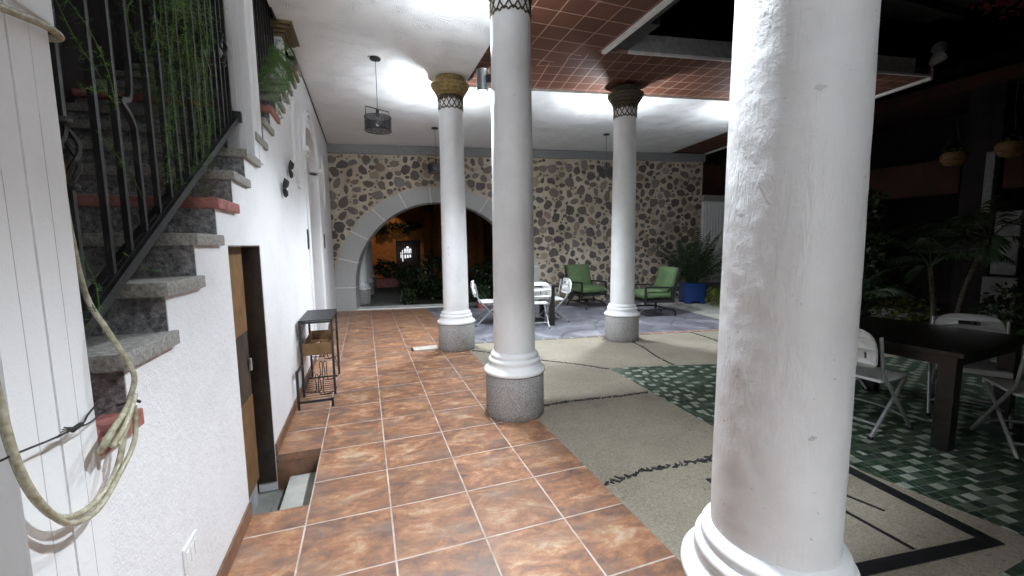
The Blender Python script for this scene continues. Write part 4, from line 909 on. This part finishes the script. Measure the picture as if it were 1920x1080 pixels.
def leafball(b, c, rx, ry, rz2, n_, ls, r_):
    for _ in range(n_):
        v = Vector((r_.gauss(0, 1), r_.gauss(0, 1), r_.gauss(0, 1))).normalized()*r_.uniform(.5, 1)**.5
        k = 1+.25*math.sin(v.x*5+c[0]*3)*math.cos(v.z*6+c[1]); p = Vector((c[0]+v.x*rx*k, c[1]+v.y*ry*k, c[2]+v.z*rz2*k))
        d = Vector((r_.gauss(0, 1), r_.gauss(0, 1), r_.gauss(0, .7))).normalized(); s = d.cross(Vector((r_.gauss(0, 1), r_.gauss(0, 1), r_.gauss(0, 1)))).normalized()
        l_ = ls*r_.uniform(.6, 1.4); b.bm.faces.new([b.bm.verts.new(q) for q in (p, p+d*l_*.5+s*l_*.3, p+d*l_, p+d*l_*.5-s*l_*.3)])
lr = random.Random(31)
b = MB()
for k in range(7): leafball(b, (8.15+.25*k, 5.0+.12*k if k < 4 else 5.6, .2), .22, .5, .24, 420, .05, lr)
tag(b.build('low_hedge', M['hedge']), 'low yellow green hedge beside the pale pavement under the fluted pillar', 'hedge')
b = MB(); leafball(b, (9.6, 6.9, 3.75), .5, .2, .28, 500, .08, lr); tag(b.build('roof_plant', M['bush']), 'dark leafy plant trailing on the terracotta parapet', 'plant')
# ------------------------------------------------------------------ dark garden and house on the right
HS = thing('garden_house', 'unlit plum coloured house with pillared porch beyond the garden on the right', 'house', (12.5, 1, 0))
MB().box(13.5, 14.0, -4, 9, -.05, 5.5).build('back_wall', M['purple_wall'], HS)
MB().box(11.5, 11.9, 2.55, 7.5, 2.42, 3.11).box(11.5, 11.9, -4, 1.95, 2.42, 3.0).build('porch_beam', M['red_wall'], HS)
MB().box(11.45, 14.0, -4, 7.5, 4.35, 4.6).build('roof', M['red_wall'], HS)
MB().box(11.45, 11.95, 2.0, 2.5, -.05, 4.35).build('porch_pillar', M['purple_wall'], HS)
MB().box(11.35, 11.45, 2.02, 2.14, 2.0, 3.1).build('pale_strip', M['grey_board'], HS)
b = MB().box(11.40, 11.55, 1.62, 1.95, .85, 2.0)
for k in range(14): b.box(11.385, 11.40, 1.63, 1.94, .87+k*.08, .92+k*.08)
b.build('louvred_shutter', M['grey_board'], HS)
MB().box(11.3, 11.95, 1.55, 2.0, -.05, .8).build('pillar_plinth', M['granite'], HS)
MB().box(11.5, 11.9, 4.2, 4.5, -.05, 2.42).build('porch_pillar', M['purple_wall'], HS)
bkr = random.Random(3)
for x, y, z, lb in ((9.0, 1.53, 2.76, 'round woven hanging basket in the dark garden, nearer the closest column'), (9.0, .93, 2.78, 'round woven hanging basket in the dark garden near the right edge')):
    H = thing('hanging_basket', lb, 'basket', (x, y, z-.1), group=None)
    b = MB().lathe([(.06, -.13), (.12, -.10), (.155, -.03), (.16, .03), (.14, .07), (.13, .07), (.14, .02), (.11, -.08), (.05, -.11)], (x, y, z), 20)
    for k in range(7): b.tube([(x+(.10+.05*math.sin(k*.5))*1.03*math.cos(q*.4), y+(.10+.05*math.sin(k*.5))*1.03*math.sin(q*.4), z-.11+.026*k) for q in range(17)], .009, 4, False)
    b.build('woven_bowl', M['plywood'], H, 40)
    b = MB()
    for q in range(3): b.tube([(x+.14*math.cos(q*2.1), y+.14*math.sin(q*2.1), z+.06), (x, y, z+.5)], .003, 4)
    b.tube([(x, y, z+.5), (x, y, 4.3)], .003, 4); b.build('hanger', M['iron'], H)
    b = MB(); leafball(b, (x, y, z+.08), .14, .14, .07, 120, .06, bkr); b.build('foliage', M['bush'], H)
def gpalm(x, y, h, nf, L, label, seed, lean=(0, 0), z0=0):
    r_ = random.Random(seed); P = thing('garden_palm', label, 'palm', (x, y, z0)); b, s_, tr = MB(), MB(), MB(); top = Vector((x+lean[0], y+lean[1], z0+h))
    tr.tube(bez([(x, y, -.05), (x+lean[0]*.3, y+lean[1]*.3, z0+h*.5), tuple(top)], 6), .035, 8); tr.build('trunk', M['bark'], P, 50)
    for k in range(nf):
        a = 6.28*k/nf+r_.uniform(-.3, .3); el = r_.uniform(.2, 1.2); frond(b, s_, top, (math.cos(a)*math.cos(el), math.sin(a)*math.cos(el), math.sin(el)), L*r_.uniform(.8, 1.1), r_.uniform(1.2, 2.2), .014, r_=r_, ll=.28)
    b.build('fronds', M['palm'], P); s_.build('stems', M['palm'], P)
gpalm(8.5, 1.35, 1.1, 9, 1.1, 'thin leaning garden palm behind the black table, left one of two', 1, (-.1, .05)); gpalm(8.6, 1.18, 1.5, 10, 1.2, 'taller garden palm with a slanting trunk behind the black table', 2, (.1, -.25))
gpalm(8.2, 2.2, .5, 9, .9, 'low palm clump just right of the closest column in the dark garden', 3)
b = MB(); leafball(b, (8.3, 2.3, 1.2), .3, .3, 1.2, 1500, .09, lr); tag(b.build('tall_shrub', M['bush']), 'tall dark shrub at the right side of the closest column', 'shrub')
b = MB(); leafball(b, (9.0, 2.1, .25), .5, .5, .3, 900, .07, lr); tag(b.build('low_shrub', M['hedge']), 'low yellowish shrub in the garden behind the black table', 'shrub')
b = MB(); leafball(b, (9.6, .6, .4), .7, .7, .5, 1200, .1, lr); tag(b.build('low_shrub', M['bush']), 'dark round shrub in the garden near the right edge', 'shrub')
tag(MB().box(8.4, 8.75, 2.35, 2.62, -.05, .42, bev=.03).build('garden_stone', M['granite'], None), 'pale upright stone block just right of the closest column', 'stone')
BV = thing('flowering_vine', 'dark bougainvillea with dull red blooms above the roof opening', 'vine', (9.5, 1, 5))
b = MB()
for k in range(14): leafball(b, (8.2+.4*k, 2.2-.3*k+lr.uniform(-.5, .5), 5.6+lr.uniform(-.4, .5)), .7, .6, .4, 260, .13, lr)
b.build('leaves', M['bush'], BV)
b = MB()
for k in range(9): leafball(b, (9.2+.4*k, 1.2-.3*k+lr.uniform(-.4, .4), 5.3+lr.uniform(-.3, .4)), .5, .5, .3, 200, .10, lr)
b.build('blooms', M['bougain'], BV)
b = MB().tube(bez([(11.0, 1, -.05), (10.8, .9, 2.5), (10.4, .7, 4.2), (9.8, .8, 5.3)], 6), .09, 8); b.build('trunk', M['bark'], BV, 50)
# ------------------------------------------------------------------ courtyard beyond the arch
BH = thing('orange_house', 'house with a lamplit orange wall and dark doorway seen far through the arch', 'house', (2.5, 16.4, 0))
bm = fill2d([[(-2, .0), (9, .0), (9, 4.5), (-2, 4.5)], [(1.66, .02), (1.66, 1.72), (2.72, 1.72), (2.72, .02)]], 0, .25); bm.transform(Matrix(((1, 0, 0, 0), (0, 0, 1, 16.2), (0, 1, 0, 0), (0, 0, 0, 1)))); b = MB(); b.merge(bm); b.build('orange_wall', M['orange_wall'], BH)
MB().box(1.3, 3.2, 17.2, 17.3, 0, 2.2).build('inner_wall', M['dark_board'], BH)
b = MB()
for k in range(3):
    x = 2.06+k*.11; z1 = (1.42, 1.50, 1.42)[k]; b.prism([(x, 0), (x+.085, 0)], 0, 0) if False else None
    b.box(x, x+.085, 16.9, 16.93, 1.16, z1-.04); b.lathe([(.042, 0), (.042, .001)], (x+.0425, 16.9, z1-.05), 12); b.box(x+.01, x+.07, 16.9, 16.93, .93+.02*k, 1.09)
b.box(1.90, 1.93, 16.9, 16.93, .95, 1.2).box(1.97, 2.0, 16.9, 16.93, .80, 1.30).build('lit_window', M['lit_window'], BH)
b = MB()
for xx in (2.10, 2.21, 2.32): b.tube([(xx, 16.87, 1.14), (xx-.015, 16.87, 1.25), (xx, 16.87, 1.36), (xx+.015, 16.87, 1.25), (xx, 16.87, 1.14)], .008, 5)
for zz in (1.12, 1.36): b.box(1.86, 2.42, 16.86, 16.89, zz-.012, zz+.012)
b.build('window_grille', M['black'], BH)
MB().box(-2, 9, 15.0, 16.4, 4.0, 4.2).build('porch_roof', M['dark_board'], BH)
for x, lb in ((2.92, 'orange lit round column far beyond the arch, right of the lit window'), (5.2, 'dimmer orange column far beyond the arch, seen between two white columns')):
    t = thing('distant_column', lb, 'column', (x, 15.4, 0), group=None); MB().lathe([(.2, .3), (.165, 2.9)], (x, 15.4, 0), 24).build('shaft', M['orange_wall'], t, 40)  # orange lamplight on these columns is put into the shaft colour
    MB().lathe([(.25, -.05), (.25, .3)], (x, 15.4, 0), 24).build('drum', M['granite'], t, 40); MB().lathe([(.17, 2.9), (.3, 3.1), (.3, 3.2)], (x, 15.4, 0), 24).build('capital', M['dark_gold'], t, 40)
k = 0
for x, y, lb in ((.20, 9.2, 'white column with stone foot just inside the left side of the arch'), (.32, 11.3, 'shaded white column second inside the arch on the left'), (.42, 13.4, 'shaded white column third inside the arch on the left')):
    o = copy_tree(c0); o.location = (x+.02, y, 0); o['label'] = lb; o['group'] = 'white columns inside the arch'
RPn = thing('planter_box', 'red brick planter with bromeliads below the orange wall', 'planter', (1.05, 13.6, 0)); MB().box(.72, 1.55, 13.4, 13.8, -.05, .32, bev=.01).build('trough', M['red_tread'], RPn)
b = MB(); leafball(b, (1.1, 13.6, .65), .45, .2, .3, 500, .12, lr); b.build('foliage', M['bush'], RPn)
cr_ = random.Random(77)
for x, y, h, n_, lb in ((2.3, 9.6, 1.2, 1500, 'dark leafy shrub on the lawn right inside the arch'), (1.75, 11.5, .8, 900, 'smaller dark shrub beside the path inside the arch'), (3.8, 9.3, 1.0, 1200, 'wide dark shrub inside the arch behind the columns'), (1.4, 8.75, .35, 500, 'small tufted plant at the edge of the path inside the arch')):
    b = MB(); leafball(b, (x, y, h*.5), h*.5, h*.45, h*.55, n_, .09, cr_); tag(b.build('garden_shrub', M['bush']), lb, 'shrub')
for x, y, z, sx, lb in ((1.45, 15.9, 2.35, .55, 'dark bromeliad hung on the orange wall above the doorway, left one'), (2.35, 15.9, 2.35, .4, 'dark leafy basket on the orange wall left of the orange column'), (4.2, 15.9, 2.1, .4, 'dark leafy basket on the orange wall right of the orange column')):
    b = MB(); leafball(b, (x, y, z), sx, .12, .14, 260, .12, cr_); leafball(b, (x-sx*.6, y, z-.2), sx*.4, .1, .12, 120, .12, cr_); tag(b.build('wall_plant', M['bush']), lb, 'plant')
FPt = thing('flower_pot', 'small terracotta pot with leafy plant beside the arch threshold, left of the second column', 'pot', (2.95, 7.1, 0)); MB().lathe([(.09, 0), (.14, .2), (.15, .24), (.13, .24)], (2.95, 7.1, 0), 20).build('terracotta_pot', M['red_tread'], FPt, 40)
b = MB(); leafball(b, (2.85, 7.1, .36), .30, .22, .2, 420, .09, cr_); b.build('foliage', M['bush'], FPt)
ld = bpy.data.lights.new('warm_lamp', 'SPOT'); ld.energy = 36; ld.color = (1, .62, .33); ld.spot_size = R(64); ld.shadow_soft_size = .08
lo = bpy.data.objects.new('warm_lamp', ld); C.objects.link(lo); lo.location = (.9, 14.6, 3.6); lo.rotation_euler = (Vector((1.2, 16.2, 1.2))-Vector(lo.location)).to_track_quat('-Z', 'Y').to_euler()
